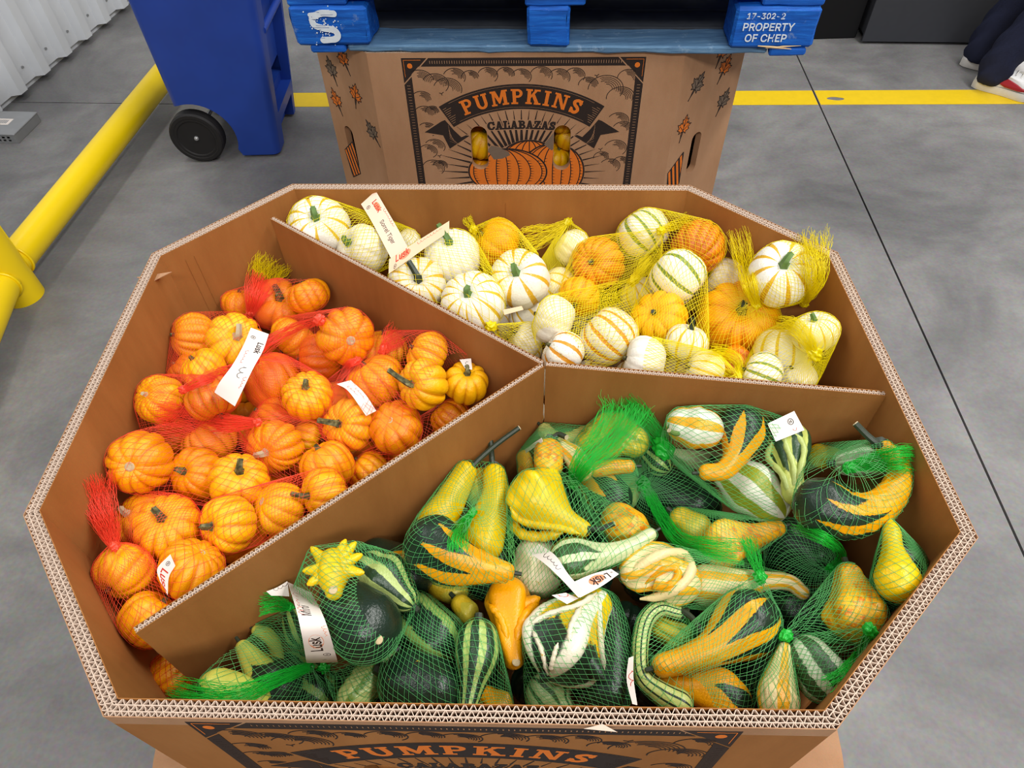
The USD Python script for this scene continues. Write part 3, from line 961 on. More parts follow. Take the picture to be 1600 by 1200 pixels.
for k, yy in enumerate((fy - .022, fy + LD - .035)):
    cx_, cz_, r = fx + .045, .108, .108
    th = np.linspace(0, 2 * np.pi, 41)[:-1]
    prof = [(0.0, .008), (.085, .006), (.090, .002), (.100, .002), (.104, .0), (.118, .0), (.125, .008), (.125, .048), (.118, .055), (0, .055)]
    v, f = [], []
    for (rr_, d) in prof:
        v.append(np.column_stack([cx_ + rr_ * .86 * np.cos(th), np.full(40, yy + d), cz_ + rr_ * .86 * np.sin(th)]))
    m = loft(v, False, False)
    m.invert()
    w = obj('wheel', m, RUBBER, CART, smooth=30)
    c = trimesh.creation.icosphere(2, .010)
    c.apply_translation([cx_, yy + .006, cz_])
    obj('axle_cap', c, STEEL, w, smooth=True)
obj('axle', tube([(fx + .045, fy + .03, .108), (fx + .045, fy + LD - .03, .108)], .009, 10), STEEL, CART)

# ================================================================== yellow pipe barrier
post0 = at(38, 462, 0)
BAR = thing('pipe_barrier', 'yellow steel pipe guard rail with a stout post, bolted to the concrete floor', 'guard rail', (*post0[:2], 0))
p = trimesh.creation.cylinder(.066, 1.05, sections=40)
p.apply_translation([post0[0], post0[1], .525])
obj('post', p, YELLOW_STEEL, BAR, smooth=40)
cp = trimesh.creation.icosphere(3, .066)
cp.apply_scale([1, 1, .5])
cp.apply_translation([post0[0], post0[1], 1.05])
obj('post_cap', cp, YELLOW_STEEL, BAR, smooth=True)
RZ = .11
far = at(252, 122, RZ)
rd = unit((far - post0) * [1, 1, 0])
obj('rail', tube([post0 * [1, 1, 0] + rd * .04 + [0, 0, RZ], post0 * [1, 1, 0] + rd * 3.0 + [0, 0, RZ]], .054, 32), YELLOW_STEEL, BAR, smooth=40)
st = at(-6, 462, .11)
sd = unit((st - post0) * [1, 1, 0])
obj('rail', tube([post0 * [1, 1, 0] + sd * .03 + [0, 0, .10], post0 * [1, 1, 0] + sd * 1.2 + [0, 0, .10]], .050, 32), YELLOW_STEEL, BAR, smooth=40)
th = np.linspace(0, 2 * np.pi, 37)
for pt, d, r_ in ((post0 + rd * .062, rd, .056), (post0 + sd * .062, sd, .052)):
    zz = RZ if d is rd else .10
    sidev = np.cross([0, 0, 1], d)
    ring = [pt * [1, 1, 0] + sidev * r_ * math.cos(t) + [0, 0, zz + r_ * math.sin(t)] - d * .012 * (1 - abs(math.cos(t))) * 0 for t in th]
    obj('weld_bead', tube(ring, .005, 6, False), YELLOW_STEEL, BAR, smooth=True)

# ================================================================== steel floor trap by the wall
a_, b_, c_, d_ = at(-42, 222, 0), at(30, 224, 0), at(77, 176, 0), at(8, 170, 0)
te = unit(b_ - a_)
tn = np.array([-te[1], te[0], 0])
TW, TD, TH = .27, .19, .045
ob = b_ - te * TW
TRAP = thing('floor_trap', 'low galvanised steel pest trap lying on the floor beside the ribbed wall', 'trap', (*(ob + te * TW / 2 + tn * TD / 2)[:2], 0))
X = frame_xf(ob, te, tn, np.array([0, 0, 1.0]))
front = sbox(0, .002, TW, TH - .008)
hs = [sbox(.012 + k * .024, .008 + r * .014, .026 + k * .024, .017 + r * .014) for k in range(10) for r in range(2)]
front = front.difference(unary_union(hs))
m = extrude(front, .002)
m.apply_transform(trimesh.transformations.rotation_matrix(np.pi / 2, [1, 0, 0]))
m.apply_translation([0, .002, 0])
ms = [m, box(0, .002, .002, .002, TD, TH - .008), box(TW - .002, .002, .002, TW, TD, TH - .008), box(0, TD - .002, .002, TW, TD, TH - .008), box(0, 0, .0005, TW, TD, .002)]
bd = cat_mesh(ms)
bd.apply_transform(X)
obj('trap_body', bd, STEEL, TRAP)
ld = bbox_bevel(-.003, -.004, TH - .007, TW + .003, TD + .003, TH, .002)
ld.apply_transform(X)
lp = obj('trap_lid', ld, STEEL, TRAP)
lb = box(.135, .075, TH, .20, .125, TH + .0006)
lb.apply_transform(X)
q = obj('label_sticker', lb, PAPER, lp)
bs = unary_union([sbox(.14 + .008 * k, .085, .145 + .008 * k, .115) for k in range(6)])
m = extrude(bs, .0004)
m.apply_translation([0, 0, TH + .0006])
m.apply_transform(X)
obj('sticker_print', m, STEEL, lp)
m = box(.01, .05, TH, .09, .13, TH + .0005)
m.apply_transform(X)
obj('warning_sticker', m, plain('blue_sticker', srgb(80, 100, 150), .6), lp)

# ================================================================== dark cabinets along the far side
bk = at(1265, 62, 0)
A1 = thing('display_plinth', 'tall black display box standing behind the blue pallet', 'display stand', (bk[0] + .25, bk[1] + .3, 0))
obj('carcass', bbox_bevel(bk[0] - .45, bk[1], .0, 1.836, bk[1] + .5, 1.2, .006), BLACK, A1)
obj('top_edge', bbox_bevel(bk[0] - .46, bk[1] - .01, 1.2, 1.84, bk[1] + .51, 1.225, .004), BLACK, A1)
c0 = at(1345, 69, 0)
c1 = at(1540, 71, 0)
ce = unit(c1 - c0)
cn = np.array([-ce[1], ce[0], 0])
A2 = thing('charcoal_cabinet', 'charcoal grey cabinet behind the walking person, with a flat front panel', 'cabinet', (*(c0 + ce * .6)[:2], 0))
X = frame_xf(c0, ce, cn, np.array([0, 0, 1.0]))
for nm, bxx in (('front_panel', (0, 0, .012, 1.5, .018, 1.0)), ('carcass', (.012, .02, .03, 1.488, .45, .995)), ('plinth_strip', (.03, .03, .0, 1.47, .43, .028)), ('top', (-.005, -.005, 1.0, 1.505, .455, 1.02))):
    m = bbox_bevel(*bxx, .002)
    m.apply_transform(X)
    obj(nm, m, CHARCOAL if nm != 'plinth_strip' else BLACK, A2)

# ================================================================== person walking past, seen to the shins
DENIM = mat('dark_denim', {'g': ('geometry', {}), 'n': ('noise_texture', {'scale': 500, 'detail': 2}), 'n2': ('noise_texture', {'scale': 9, 'detail': 4}),
                           'r': ('rgb_ramp', {'ramp': [(.3, srgb(22, 24, 40)), (.75, srgb(48, 54, 82))]}), 'b': ('bump', {'strength': .35, 'distance': .012}),
                           'p': ('principled_bsdf', {'roughness': .85, 'specular_ior_level': .2})},
            [('g.position', 'n.vector'), ('g.position', 'n2.vector'), ('n.fac', 'r.fac'), ('r.color', 'p.base_color'), ('n2.fac', 'b.height'), ('b.normal', 'p.normal')])
SHOE = plain('white_leather', srgb(232, 232, 232), .5, .4, noise=40, amount=.05)
SHOE_RED = plain('red_leather', srgb(165, 35, 45), .5, .4)
SOLE = plain('white_rubber', srgb(222, 220, 214), .6, .3, noise=50, amount=.08)
SHIRT = plain('grey_shirt', srgb(92, 96, 108), .85, .2, noise=200, amount=.2)
SKIN = plain('skin', srgb(205, 150, 120), .5, .4)
HAIR = plain('dark_hair', srgb(45, 34, 28), .6, .3, noise=200, amount=.3)


def hull_of(balls):
    out = []
    for c, r in balls:
        s_ = trimesh.creation.icosphere(2, r)
        s_.apply_translation(c)
        out.append(s_.vertices)
    return trimesh.convex.convex_hull(np.vstack(out))


def body_mesh(bones, length=.02, it=12):
    m_ = None
    for b in bones:
        h = man(hull_of(b))
        m_ = h if m_ is None else m_ + h
    m = unman(m_.refine_to_length(length))
    m.merge_vertices()
    trimesh.smoothing.filter_taubin(m, iterations=it)
    return m


h1, h2 = at(1518, 133, 0), at(1500, 99, 0)
wx = unit((at(1590, 158, 0) - h1) * [1, 1, 0])        # walking direction
wx = unit(np.array([1, -.80, 0]))
wy = np.array([-wx[1], wx[0], 0])
PER = thing('person', 'person in dark jeans and white trainers with red accents walking past the charcoal cabinet', 'person', (*(h1 + wx * .15)[:2], 0))
up = np.array([0, 0, 1.0])


def foot(h, lift, pitch_):
    """trainer: heel at h, pointing along the walk"""
    def P(a, b, c):
        return h * [1, 1, 0] + wx * a + wy * b + up * (c + lift)
    sole = []
    N = 30
    s_ = np.linspace(0, 1, N)
    half = np.interp(s_, [0, .06, .2, .45, .7, .88, 1], [.018, .034, .038, .038, .050, .042, .010])
    outline = np.vstack([np.column_stack([s_ * .30, half]), np.column_stack([s_[::-1] * .30, -half[::-1]])])
    lo_, mi, hi = [np.array([P(a, b * k, z + .02 * max(0, (a / .3 - .75)) * 2.2) for a, b in outline]) for z, k in ((.002, .93), (.018, 1.04), (.036, 1.0))]
    so = obj('shoe_sole', loft([lo_, mi, hi]), SOLE, PER, smooth=40)
    loops_ = []
    for t, (z, k, a1, back) in enumerate(((.034, .97, .296, 0), (.055, .95, .285, .004), (.072, .82, .25, .006), (.088, .72, .20, .008), (.098, .68, .13, .004), (.104, .66, .11, .0))):
        loops_.append(np.array([P(back + a / .3 * (a1 - back), b * k, z + (.012 * (a / .3) if t < 3 else 0)) for a, b in outline]))
    obj('shoe_upper', loft(loops_), SHOE, PER, smooth=50)
    for sgn in (-1, 1):
        pts = []
        for a, z in ((.10, .052), (.13, .075), (.17, .066), (.205, .052), (.235, .046), (.19, .040), (.13, .040)):
            hw = np.interp(a / .3, s_, half) * (.985 if z < .056 else .90) + .0035
            pts.append(P(a, sgn * hw, z + .004))
        pts = np.array(pts)
        c = pts.mean(0)
        v = np.vstack([pts, pts - wy * sgn * .012])
        hu = trimesh.convex.convex_hull(v)
        obj('shoe_patch', hu, SHOE_RED, PER)
    for k in range(4):
        a = .15 + k * .022
        obj('shoelace', tube([P(a, -.022, .098 - k * .008), P(a + .004, 0, .108 - k * .009), P(a, .022, .098 - k * .008)], .003, 6), SOLE, PER, smooth=True)


foot(h1, 0, 0)
foot(h2, .0, 0)
a1_, a2_ = h1 + wx * .075, h2 + wx * .075
k1, k2 = a1_ + wx * .12 + up * .50, a2_ + wx * .10 + up * .50
hip = (a1_ + a2_) / 2 + wx * .14
hipz = hip * [1, 1, 0] + up * .92
legs = []
for a, k, s_ in ((a1_, k1, -1), (a2_, k2, 1)):
    hp = hipz + wy * s_ * .09
    legs += [[(a * [1, 1, 0] + up * .085 - wx * .012, .072), (a * [1, 1, 0] + up * .17, .074)], [(a * [1, 1, 0] + up * .17, .074), (k, .084)], [(k, .084), (hp, .105)]]
legs += [[(hipz + wy * .09, .11), (hipz - wy * .09, .11), (hipz + up * .10, .13)]]
jm = body_mesh(legs)
v = np.array(jm.vertices)
amp_ = np.clip((.5 - v[:, 2]) / .4, 0, 1)
v += (wx * .006 * (np.sin(v[:, 2] * 60 + 4 * np.sin(v[:, 1] * 22 + v[:, 0] * 15)) * amp_)[:, None])
v[:, 2] = np.maximum(v[:, 2], .035)
jm.vertices = v
obj('jeans', jm, DENIM, PER, smooth=True)
ch = hipz + up * .48
sh = ch + up * .02
bones = [[(hipz + up * .10, .14), (ch, .15)], [(sh + wy * .17, .055), (sh - wy * .17, .055), (ch - up * .1, .14)]]
for s_, f in ((-1, .12), (1, -.10)):
    shd = sh + wy * s_ * .19
    bones += [[(shd, .055), (shd - up * .28 + wx * f * .3 + wy * s_ * .04, .046)]]
obj('shirt', body_mesh(bones, .025), SHIRT, PER, smooth=True)
hd = sh + up * .26 + wx * .03
sk = [[(sh, .055), (sh + up * .14, .05)], [(hd, .085), (hd - up * .07 + wx * .035, .05)], [(hd + up * .03 - wx * .02, .088), (hd, .085)], [(hd + wx * .09 - up * .02, .012), (hd + wx * .085 + up * .01, .008)],
      [(hd + wy * .085, .016), (hd + wy * .085 - up * .03, .012)], [(hd - wy * .085, .016), (hd - wy * .085 - up * .03, .012)]]
for s_, f in ((-1, .12), (1, -.10)):
    shd = sh + wy * s_ * .19
    el_ = shd - up * .28 + wx * f * .3 + wy * s_ * .04
    wr = el_ - up * .24 + wx * (f + .06)
    sk += [[(el_, .042), (wr, .028)], [(wr, .027), (wr - up * .09 + wx * .01, .034)]]
    for q in range(4):
        b0 = wr - up * .09 + wx * (-.03 + .021 * q)
        sk += [[(b0, .0095), (b0 - up * .045 + wy * s_ * -.006, .0085)], [(b0 - up * .045 + wy * s_ * -.006, .0085), (b0 - up * (.075 if q in (1, 2) else .065) + wy * s_ * -.022, .0075)]]
    sk += [[(wr - up * .03 + wx * .028, .012), (wr - up * .075 + wx * .052, .0095)]]
obj('skin', body_mesh(sk, .012, 8), SKIN, PER, smooth=True)
obj('hair', body_mesh([[(hd + up * .035 - wx * .025, .095), (hd + up * .02 - wx * .04, .09)]], .02), HAIR, PER, smooth=True)

# ================================================================== fruit: shapes
def ramp3(a, b, c):
    return [(.28, a), (.5, b), (.74, c)]


def pumpkin_mat(name, cols, groove=None, stripe=None, speck=None, rough=.36, thr=.62, wob=.25, sc=38):
    """pat = (groove 0..1, height along the axis, tone of this fruit)"""
    nodes = {'g': ('geometry', {}), 'a': ('attribute', {'attribute': 'pat'}), 's': ('separate_xyz', {}),
             'n': ('noise_texture', {'scale': sc, 'detail': 5, 'roughness': .6}), 'n2': ('noise_texture', {'scale': 240, 'detail': 4, 'roughness': .65}),
             'ad': ('math', {'math_type': 'multiply_add', 'value2': .55}), 'of': ('math', {'math_type': 'multiply_add', 'value2': .5, 'value3': -.02}),
             'r': ('rgb_ramp', {'ramp': ramp3(*cols)}), 'b': ('bump', {'strength': .5, 'distance': .0022}),
             'p': ('principled_bsdf', {'roughness': rough, 'specular_ior_level': .5})}
    links = [('a.vector', 's.vector'), ('g.position', 'n.vector'), ('g.position', 'n2.vector'), ('s.z', 'of.value1'), ('n.fac', 'ad.value1'), ('of.value', 'ad.value3'),
             ('ad.value', 'r.fac'), ('n2.fac', 'b.height'), ('b.normal', 'p.normal')]
    last = 'r.color'
    if groove:
        nodes['gm'] = ('mix', {'color2': groove})
        nodes['gq'] = ('math', {'math_type': 'power', 'value2': 1.9})
        nodes['gp'] = ('math', {'math_type': 'multiply', 'value2': .75})
        links += [('s.x', 'gq.value1'), ('gq.value', 'gp.value1'), ('gp.value', 'gm.fac'), (last, 'gm.color1')]
        last = 'gm.color'
    if stripe:
        nodes['sn'] = ('noise_texture', {'scale': 160, 'detail': 4, 'roughness': .7})
        nodes['sa'] = ('math', {'math_type': 'multiply_add', 'value2': wob})
        nodes['sm'] = ('map_range', {'range_type': 'smoothstep', 'from_min': thr + wob / 2 - .06, 'from_max': thr + wob / 2 + .06, 'clamp': True})
        nodes['st'] = ('mix', {'color2': stripe})
        links += [('g.position', 'sn.vector'), ('sn.fac', 'sa.value1'), ('s.x', 'sa.value3'), ('sa.value', 'sm.value'), ('sm.result', 'st.fac'), (last, 'st.color1')]
        last = 'st.color'
    if speck:
        nodes['kn'] = ('noise_texture', {'scale': 210, 'detail': 3, 'roughness': .75})
        nodes['km'] = ('map_range', {'range_type': 'smoothstep', 'from_min': .60, 'from_max': .66, 'clamp': True})
        nodes['kx'] = ('mix', {'color2': speck})
        links += [('g.position', 'kn.vector'), ('kn.fac', 'km.value'), ('km.result', 'kx.fac'), (last, 'kx.color1')]
        last = 'kx.color'
    links.append((last, 'p.base_color'))
    return mat(name, nodes, links)


WHITE_C = (srgb(228, 222, 200), srgb(240, 236, 220), srgb(246, 243, 232))
KIND = {
    'o': pumpkin_mat('orange_rind', (srgb(234, 134, 0), srgb(245, 162, 2), srgb(250, 190, 10)), groove=srgb(196, 92, 0)),
    'oy': pumpkin_mat('amber_rind', (srgb(243, 162, 2), srgb(248, 188, 6), srgb(251, 208, 24)), groove=srgb(214, 116, 0)),
    'or': pumpkin_mat('deep_orange_rind', (srgb(230, 118, 0), srgb(241, 144, 2), srgb(248, 170, 8)), groove=srgb(190, 74, 0)),
    'ob': pumpkin_mat('brown_orange_rind', (srgb(190, 96, 10), srgb(222, 128, 14), srgb(238, 158, 24)), groove=srgb(160, 76, 10)),
    'w': pumpkin_mat('white_rind', WHITE_C, groove=srgb(222, 216, 196), rough=.42),
    'ws': pumpkin_mat('white_rind_gold_stripe', WHITE_C, stripe=srgb(228, 186, 40), thr=.50, wob=.35, rough=.42),
    'wa': pumpkin_mat('white_rind_amber_stripe', WHITE_C, stripe=srgb(226, 176, 36), thr=.42, wob=.45, rough=.42, speck=srgb(226, 208, 160)),
    'wg': pumpkin_mat('white_rind_green_stripe', WHITE_C, stripe=srgb(128, 150, 56), thr=.42, wob=.55, rough=.42, speck=srgb(196, 202, 140)),
    'wo': pumpkin_mat('white_rind_orange_fleck', WHITE_C, stripe=srgb(224, 150, 30), thr=.34, wob=.7, rough=.42, speck=srgb(170, 150, 70)),
}
STEM = mat('pumpkin_stem_skin', {'g': ('geometry', {}), 'n': ('noise_texture', {'scale': 140, 'detail': 4}), 'r': ('rgb_ramp', {'ramp': [(.35, srgb(48, 46, 24)), (.55, srgb(96, 92, 50)), (.75, srgb(150, 142, 100))]}),
                                 'b': ('bump', {'strength': .4, 'distance': .001}), 'p': ('principled_bsdf', {'roughness': .7})},
           [('g.position', 'n.vector'), ('n.fac', 'r.fac'), ('r.color', 'p.base_color'), ('n.fac', 'b.height'), ('b.normal', 'p.normal')])
STEM_GREEN = plain('green_stem_skin', srgb(92, 122, 58), .55, .4, noise=120, amount=.35, bump=.3)
STEM_BLACK = plain('dark_gourd_stem', srgb(44, 54, 40), .45, .45, noise=120, amount=.35, bump=.3)
STEM_PALE = plain('dry_pale_stem', srgb(188, 172, 140), .75, .3, noise=150, amount=.25, bump=.3)
SCAR = plain('dry_scar', srgb(196, 176, 138), .75, .25, noise=300, amount=.3, bump=.3)
FRNG = np.random.default_rng(77)


def axis_frame(ax):
    ax = unit(ax)
    a = np.cross([0.13, 0.2, 1.0], ax)
    if np.linalg.norm(a) < .05:
        a = np.cross([1, 0, 0.0], ax)
    a = unit(a)
    return a, np.cross(ax, a), ax


def pumpkin_shape(R, hr, ribs, depth, rng, nt=38, lop=.05):
    """ribbed, flattened globe about +z; returns vertices, faces, groove, height"""
    sub = 7
    nph = ribs * sub
    th = np.linspace(0.0001, np.pi - .0001, nt)
    ph = np.arange(nph) * 2 * np.pi / nph
    jit = rng.uniform(.7, 1.25, ribs)
    edges = np.concatenate([[0], np.cumsum(jit)]) / jit.sum() * 2 * np.pi
    warp = np.interp(np.arange(nph) / sub, np.arange(ribs + 1), edges)
    cell = (np.arange(nph) % sub) / sub
    bulge = np.abs(np.sin(cell * np.pi)) ** .55
    g = (1 - np.abs(np.sin(cell * np.pi))) ** 2.0
    strength = rng.uniform(.6, 1.25, ribs)
    sf = np.interp(np.arange(nph) / sub, np.arange(ribs + 1) + .5, np.append(strength, strength[0]))
    TH, PH = np.meshgrid(th, warp, indexing='ij')
    s = np.sin(TH)
    d = depth * sf[None, :] * (1 - bulge)[None, :] * (0.35 + .65 * s ** .6)
    rr = s ** .86 * (1 - d)
    z = np.cos(TH) * hr
    z = np.sign(z) * hr * np.abs(np.cos(TH)) ** .88
    dim = np.exp(-(rr / .30) ** 2)
    z -= np.sign(np.cos(TH)) * dim * hr * (np.where(TH < 1.5, .24, .12))
    z *= 1 - .5 * d * s
    x, y = rr * np.cos(PH), rr * np.sin(PH)
    P = np.stack([x, y, z], -1).reshape(-1, 3)
    o = rng.uniform(0, 90, 3)
    P *= 1 + (meshkit.noise(P * 1.3 + o)[:, None] - .5) * 2 * lop
    P *= 1 + (meshkit.noise(P * 9 + o)[:, None] - .5) * .022
    n = nph
    i, j = np.meshgrid(np.arange(nt - 1), np.arange(n), indexing='ij')
    a, b = i * n + j, i * n + (j + 1) % n
    q = np.stack([a, a + n, b + n, b], -1).reshape(-1, 4)
    f = np.vstack([q[:, [0, 1, 2]], q[:, [0, 2, 3]]])
    groove = (np.broadcast_to(g[None], TH.shape) * np.clip(s * 1.6, 0, 1) ** .5 * (0.5 + .5 * sf[None] / 1.25)).ravel()
    return P * R, f, groove, np.cos(TH).ravel() * .5 + .5


PX = {}
ITEMS = []        # every fruit: dict with spheres, mesh builder


def sec_z(sec, x, y, lvl):
    if sec == 'R':
        z = .705
    elif sec == 'Y':
        z = float(np.interp(x, [480, 800, 1300], [.775, .755, .735]))
    else:
        z = .70
    return z - .045 * lvl


def lateral(dx, dy):
    return _R * dx - _U * dy


def P_(sec, px, py, r, kind, mode, base, label, lvl=0, hr=.80, tip=None, ribs=None, stem='n', wide=1.0):
    ITEMS.append(dict(typ='p', sec=sec, px=px, py=py, r=r, kind=kind, mode=mode, base=base, label=label, lvl=lvl, hr=hr, tip=tip, ribs=ribs, stem=stem, wide=wide,
                      nodes=[(px, py, r * .93)]))


def G_(nodes, matk, label, lvl=0, stem=None, ridge=(0, 0), wart=0, wing=(0, 0, .6, .3), finger=(5, .1, .5), stripes=0, fingers=None, stemw=4.5, stemm='k', scar=None, flat=1.0, twist=0, fscale=1.0, folds=()):
    ITEMS.append(dict(typ='g', sec='G', nodes=nodes, mat=matk, label=label, lvl=lvl, stem=stem, ridge=ridge, wart=wart, wing=wing, finger=finger, stripes=stripes, fingers=fingers,
                      stemw=stemw, stemm=stemm, scar=scar, flat=flat, twist=twist, fscale=fscale, folds=folds))


# ------------------------------------------------------------------ orange minis in red nets
P_('R', 436, 478, 43, 'o', 's', (437, 463), 'ribbed orange mini pumpkin with upright two-tone stem, beside the yellow-ended red net tail', tip=(429, 446))
P_('R', 483, 463, 33, 'o', 'e', (470, 440), 'orange mini pumpkin tucked behind the stemmed one, against the long divider wing', .6)
P_('R', 374, 474, 27, 'o', 'e', (374, 452), 'small orange mini pumpkin under the net neck of the yellow-ended tail', .6)
P_('R', 303, 526, 37, 'oy', 'e', (262, 522), 'amber lopsided mini pumpkin closest to the crease of the back corner wall', hr=.9)
P_('R', 366, 532, 44, 'oy', 's', (372, 524), 'amber mini pumpkin with a thick pale stub stem beside the long white tag', tip=(373, 507), stem='p')
P_('R', 318, 578, 36, 'oy', 'e', (300, 560), 'smooth yellow-amber mini pumpkin below the pale-stemmed one', .7)
P_('R', 289, 580, 28, 'o', 'e', (275, 570), 'little orange mini pumpkin half hidden under the smooth amber one by the wall', 1.6)
P_('R', 250, 624, 40, 'o', 's', (224, 615), 'orange mini pumpkin with pale nub stem facing the wall, beside a red knot', stem='p')
P_('R', 334, 622, 42, 'ob', 'e', (350, 660), 'brownish orange mini pumpkin with faint ribs under the foot of the long white tag', .8)
P_('R', 424, 594, 45, 'o', 'e', (450, 640), 'tall orange mini pumpkin below the red knot on the long white tag', hr=.95)
P_('R', 480, 619, 41, 'oy', 's', (477, 602), 'amber mini pumpkin with a broken dark stem in the middle of the orange pile', tip=(478, 594))
P_('R', 458, 530, 37, 'oy', 'e', (430, 560), 'amber mini pumpkin veiled by the wide red net tail', .8)
P_('R', 541, 526, 46, 'o', 'b', (549, 533), 'orange mini pumpkin showing its pale round bottom scar, against the long divider wing')
P_('R', 500, 562, 42, 'or', 'e', (450, 560), 'deep orange mini pumpkin under the frayed red tail in the middle', .7)
P_('R', 588, 596, 48, 'or', 'e', (560, 560), 'deep orange mini pumpkin under taut red net beside the small pink tag', .8)
P_('R', 660, 600, 42, 'o', 's', (639, 600), 'orange mini pumpkin with a long curved stem pointing sideways', tip=(607, 578), hr=.78)
P_('R', 668, 554, 38, 'o', 'e', (650, 545), 'orange mini pumpkin behind the one with the long curved stem', .5)
P_('R', 600, 546, 37, 'o', 'e', (600, 520), 'orange mini pumpkin below the upright red net tuft', .7)
P_('R', 728, 598, 36, 'o', 's', (731, 581), 'orange mini pumpkin with a thin upright stem near the divider joint', tip=(729, 571))
P_('R', 702, 652, 32, 'or', 'e', (690, 640), 'orange mini pumpkin swathed in red net near the short divider wing', 1.0)
P_('R', 519, 641, 43, 'or', 'e', (480, 640), 'orange mini pumpkin pressed behind one with a dark sideways stem', .6)
P_('R', 546, 664, 44, 'o', 's', (525, 662), 'orange mini pumpkin with a straight dark stem pointing sideways', tip=(497, 657), hr=.78)
P_('R', 620, 668, 43, 'o', 'b', (607, 655), 'round orange mini pumpkin with pale scar beside the pink tag')
P_('R', 482, 682, 29, 'oy', 'e', (512, 690), 'small yellow-amber mini pumpkin wedged in the middle of the orange pile', 1.0)
P_('R', 512, 729, 44, 'or', 'e', (490, 690), 'smooth deep orange mini pumpkin lying on its side above the short divider wing', hr=.88, wide=1.1)
P_('R', 574, 734, 33, 'o', 'e', (560, 720), 'orange mini pumpkin deep beside the short divider wing', 1.0)
P_('R', 508, 770, 40, 'o', 's', (478, 775), 'orange mini pumpkin with a stubby grey-green stem, cut off by the short divider wing', tip=(455, 771))
P_('R', 436, 794, 42, 'o', 'b', (408, 783), 'orange mini pumpkin with a side scar resting by the short divider wing', hr=.85)
P_('R', 430, 698, 44, 'or', 's', (411, 709), 'ribbed orange mini pumpkin with a squat pale stem, under fanned red net', tip=(398, 711), stem='p')
P_('R', 424, 656, 36, 'or', 'e', (400, 640), 'orange mini pumpkin under the knot where red net strands gather', .9)
P_('R', 220, 722, 50, 'o', 'b', (203, 729), 'large smooth orange mini pumpkin with round pale scar, close to the side wall', hr=.9)
P_('R', 308, 740, 43, 'o', 's', (283, 736), 'orange mini pumpkin with a short green stem, beside the large smooth one', tip=(275, 733))
P_('R', 327, 690, 45, 'ob', 'e', (300, 660), 'dull orange mini pumpkin under the long flat red net band', .9)
P_('R', 267, 688, 36, 'or', 'e', (240, 670), 'orange mini pumpkin in the shade under the fan of red net', 1.1)
P_('R', 373, 752, 47, 'o', 's', (374, 733), 'orange mini pumpkin with thin upright stem and fine ribs', tip=(376, 717), hr=.8)
P_('R', 357, 820, 47, 'o', 's', (324, 823), 'tall standing orange mini pumpkin with deep ribs and a cut stem', tip=(315, 823), hr=.80)
P_('R', 222, 812, 44, 'o', 's', (194, 800), 'orange mini pumpkin behind the twin-lobed one, stem to the wall', .6, tip=(189, 793), stem='p')
P_('R', 261, 823, 52, 'o', 's', (250, 806), 'broad two-lobed orange mini pumpkin with pale-tipped stem', tip=(240, 795), hr=.74)
P_('R', 194, 892, 44, 'oy', 'e', (170, 920), 'amber mini pumpkin wrapped in red net below the wall-side red tuft', hr=.9)
P_('R', 300, 890, 50, 'or', 'b', (315, 862), 'deep orange mini pumpkin with a crumpled pink tag on it', hr=.85)
P_('R', 234, 968, 46, 'oy', 'e', (260, 935), 'amber mini pumpkin in the bottom corner beyond the tip of the short divider wing', .4, hr=.85)
P_('R', 224, 932, 34, 'o', 'e', (200, 920), 'orange mini pumpkin behind the corner amber one under red net', 1.1)
P_('R', 268, 1054, 36, 'o', 'e', (290, 1040), 'orange mini pumpkin showing below the tip of the short divider wing', 1.8)
P_('R', 392, 678, 22, 'oy', 's', (396, 668), 'tiny amber mini pumpkin with a pale stem peeping beside the red knot', 1.4, stem='p')

# ------------------------------------------------------------------ white, striped and orange minis in yellow nets
P_('Y', 500, 354, 48, 'ws', 's', (492, 337), 'white gold-striped mini pumpkin at the far tip of the yellow-net pile', tip=(489, 325), stem='g')
P_('Y', 566, 391, 42, 'w', 's', (541, 378), 'plain white mini pumpkin leaning below the upright paper tag', tip=(538, 370), stem='g', hr=.85)
P_('Y', 707, 402, 45, 'w', 's', (701, 377), 'plain white mini pumpkin with long green stem in front of the tan tag', tip=(685, 351), stem='g', hr=.86)
P_('Y', 651, 444, 45, 'wa', 's', (654, 435), 'white amber-striped mini pumpkin with a curved dark stem against the long divider wing', tip=(639, 409), stem='k')
P_('Y', 739, 472, 51, 'ws', 's', (729, 456), 'broad white gold-striped mini pumpkin with a cut stem, above the yellow knot on the divider', tip=(731, 449), stem='g')
P_('Y', 777, 380, 39, 'o', 'e', (745, 360), 'orange mini pumpkin in yellow net near the back wall, with the first yellow knot', .3)
P_('Y', 812, 436, 49, 'wa', 's', (805, 424), 'white mini pumpkin with thin amber stripes radiating round its green stem', tip=(802, 414), stem='g', hr=.82)
P_('Y', 894, 388, 30, 'w', 'e', (912, 402), 'small plain white mini pumpkin under the raised yellow net tail', .2)
P_('Y', 935, 412, 42, 'ob', 's', (923, 409), 'brownish orange mini pumpkin wrapped in yellow net mid pile', .3, hr=.9)
P_('Y', 1004, 365, 44, 'wg', 'e', (1030, 400), 'white mini pumpkin with green stripes close to the back wall')
P_('Y', 1091, 386, 43, 'ob', 's', (1082, 405), 'mustard orange mini pumpkin in yellow net by the back wall corner', tip=(1076, 414), stem='k', hr=.9)
P_('Y', 1058, 433, 44, 'wg', 'e', (1095, 465), 'white mini pumpkin with green bands lying on its side', hr=.95)
P_('Y', 905, 463, 34, 'o', 's', (897, 479), 'small bright orange mini pumpkin with its stem pointing down the pile', .3)
P_('Y', 866, 500, 38, 'w', 'e', (838, 490), 'plain white mini pumpkin with two deep creases, beside the long yellow net tail', hr=.85)
P_('Y', 868, 452, 35, 'ws', 'e', (850, 440), 'white gold-striped mini pumpkin mostly under yellow net', .9)
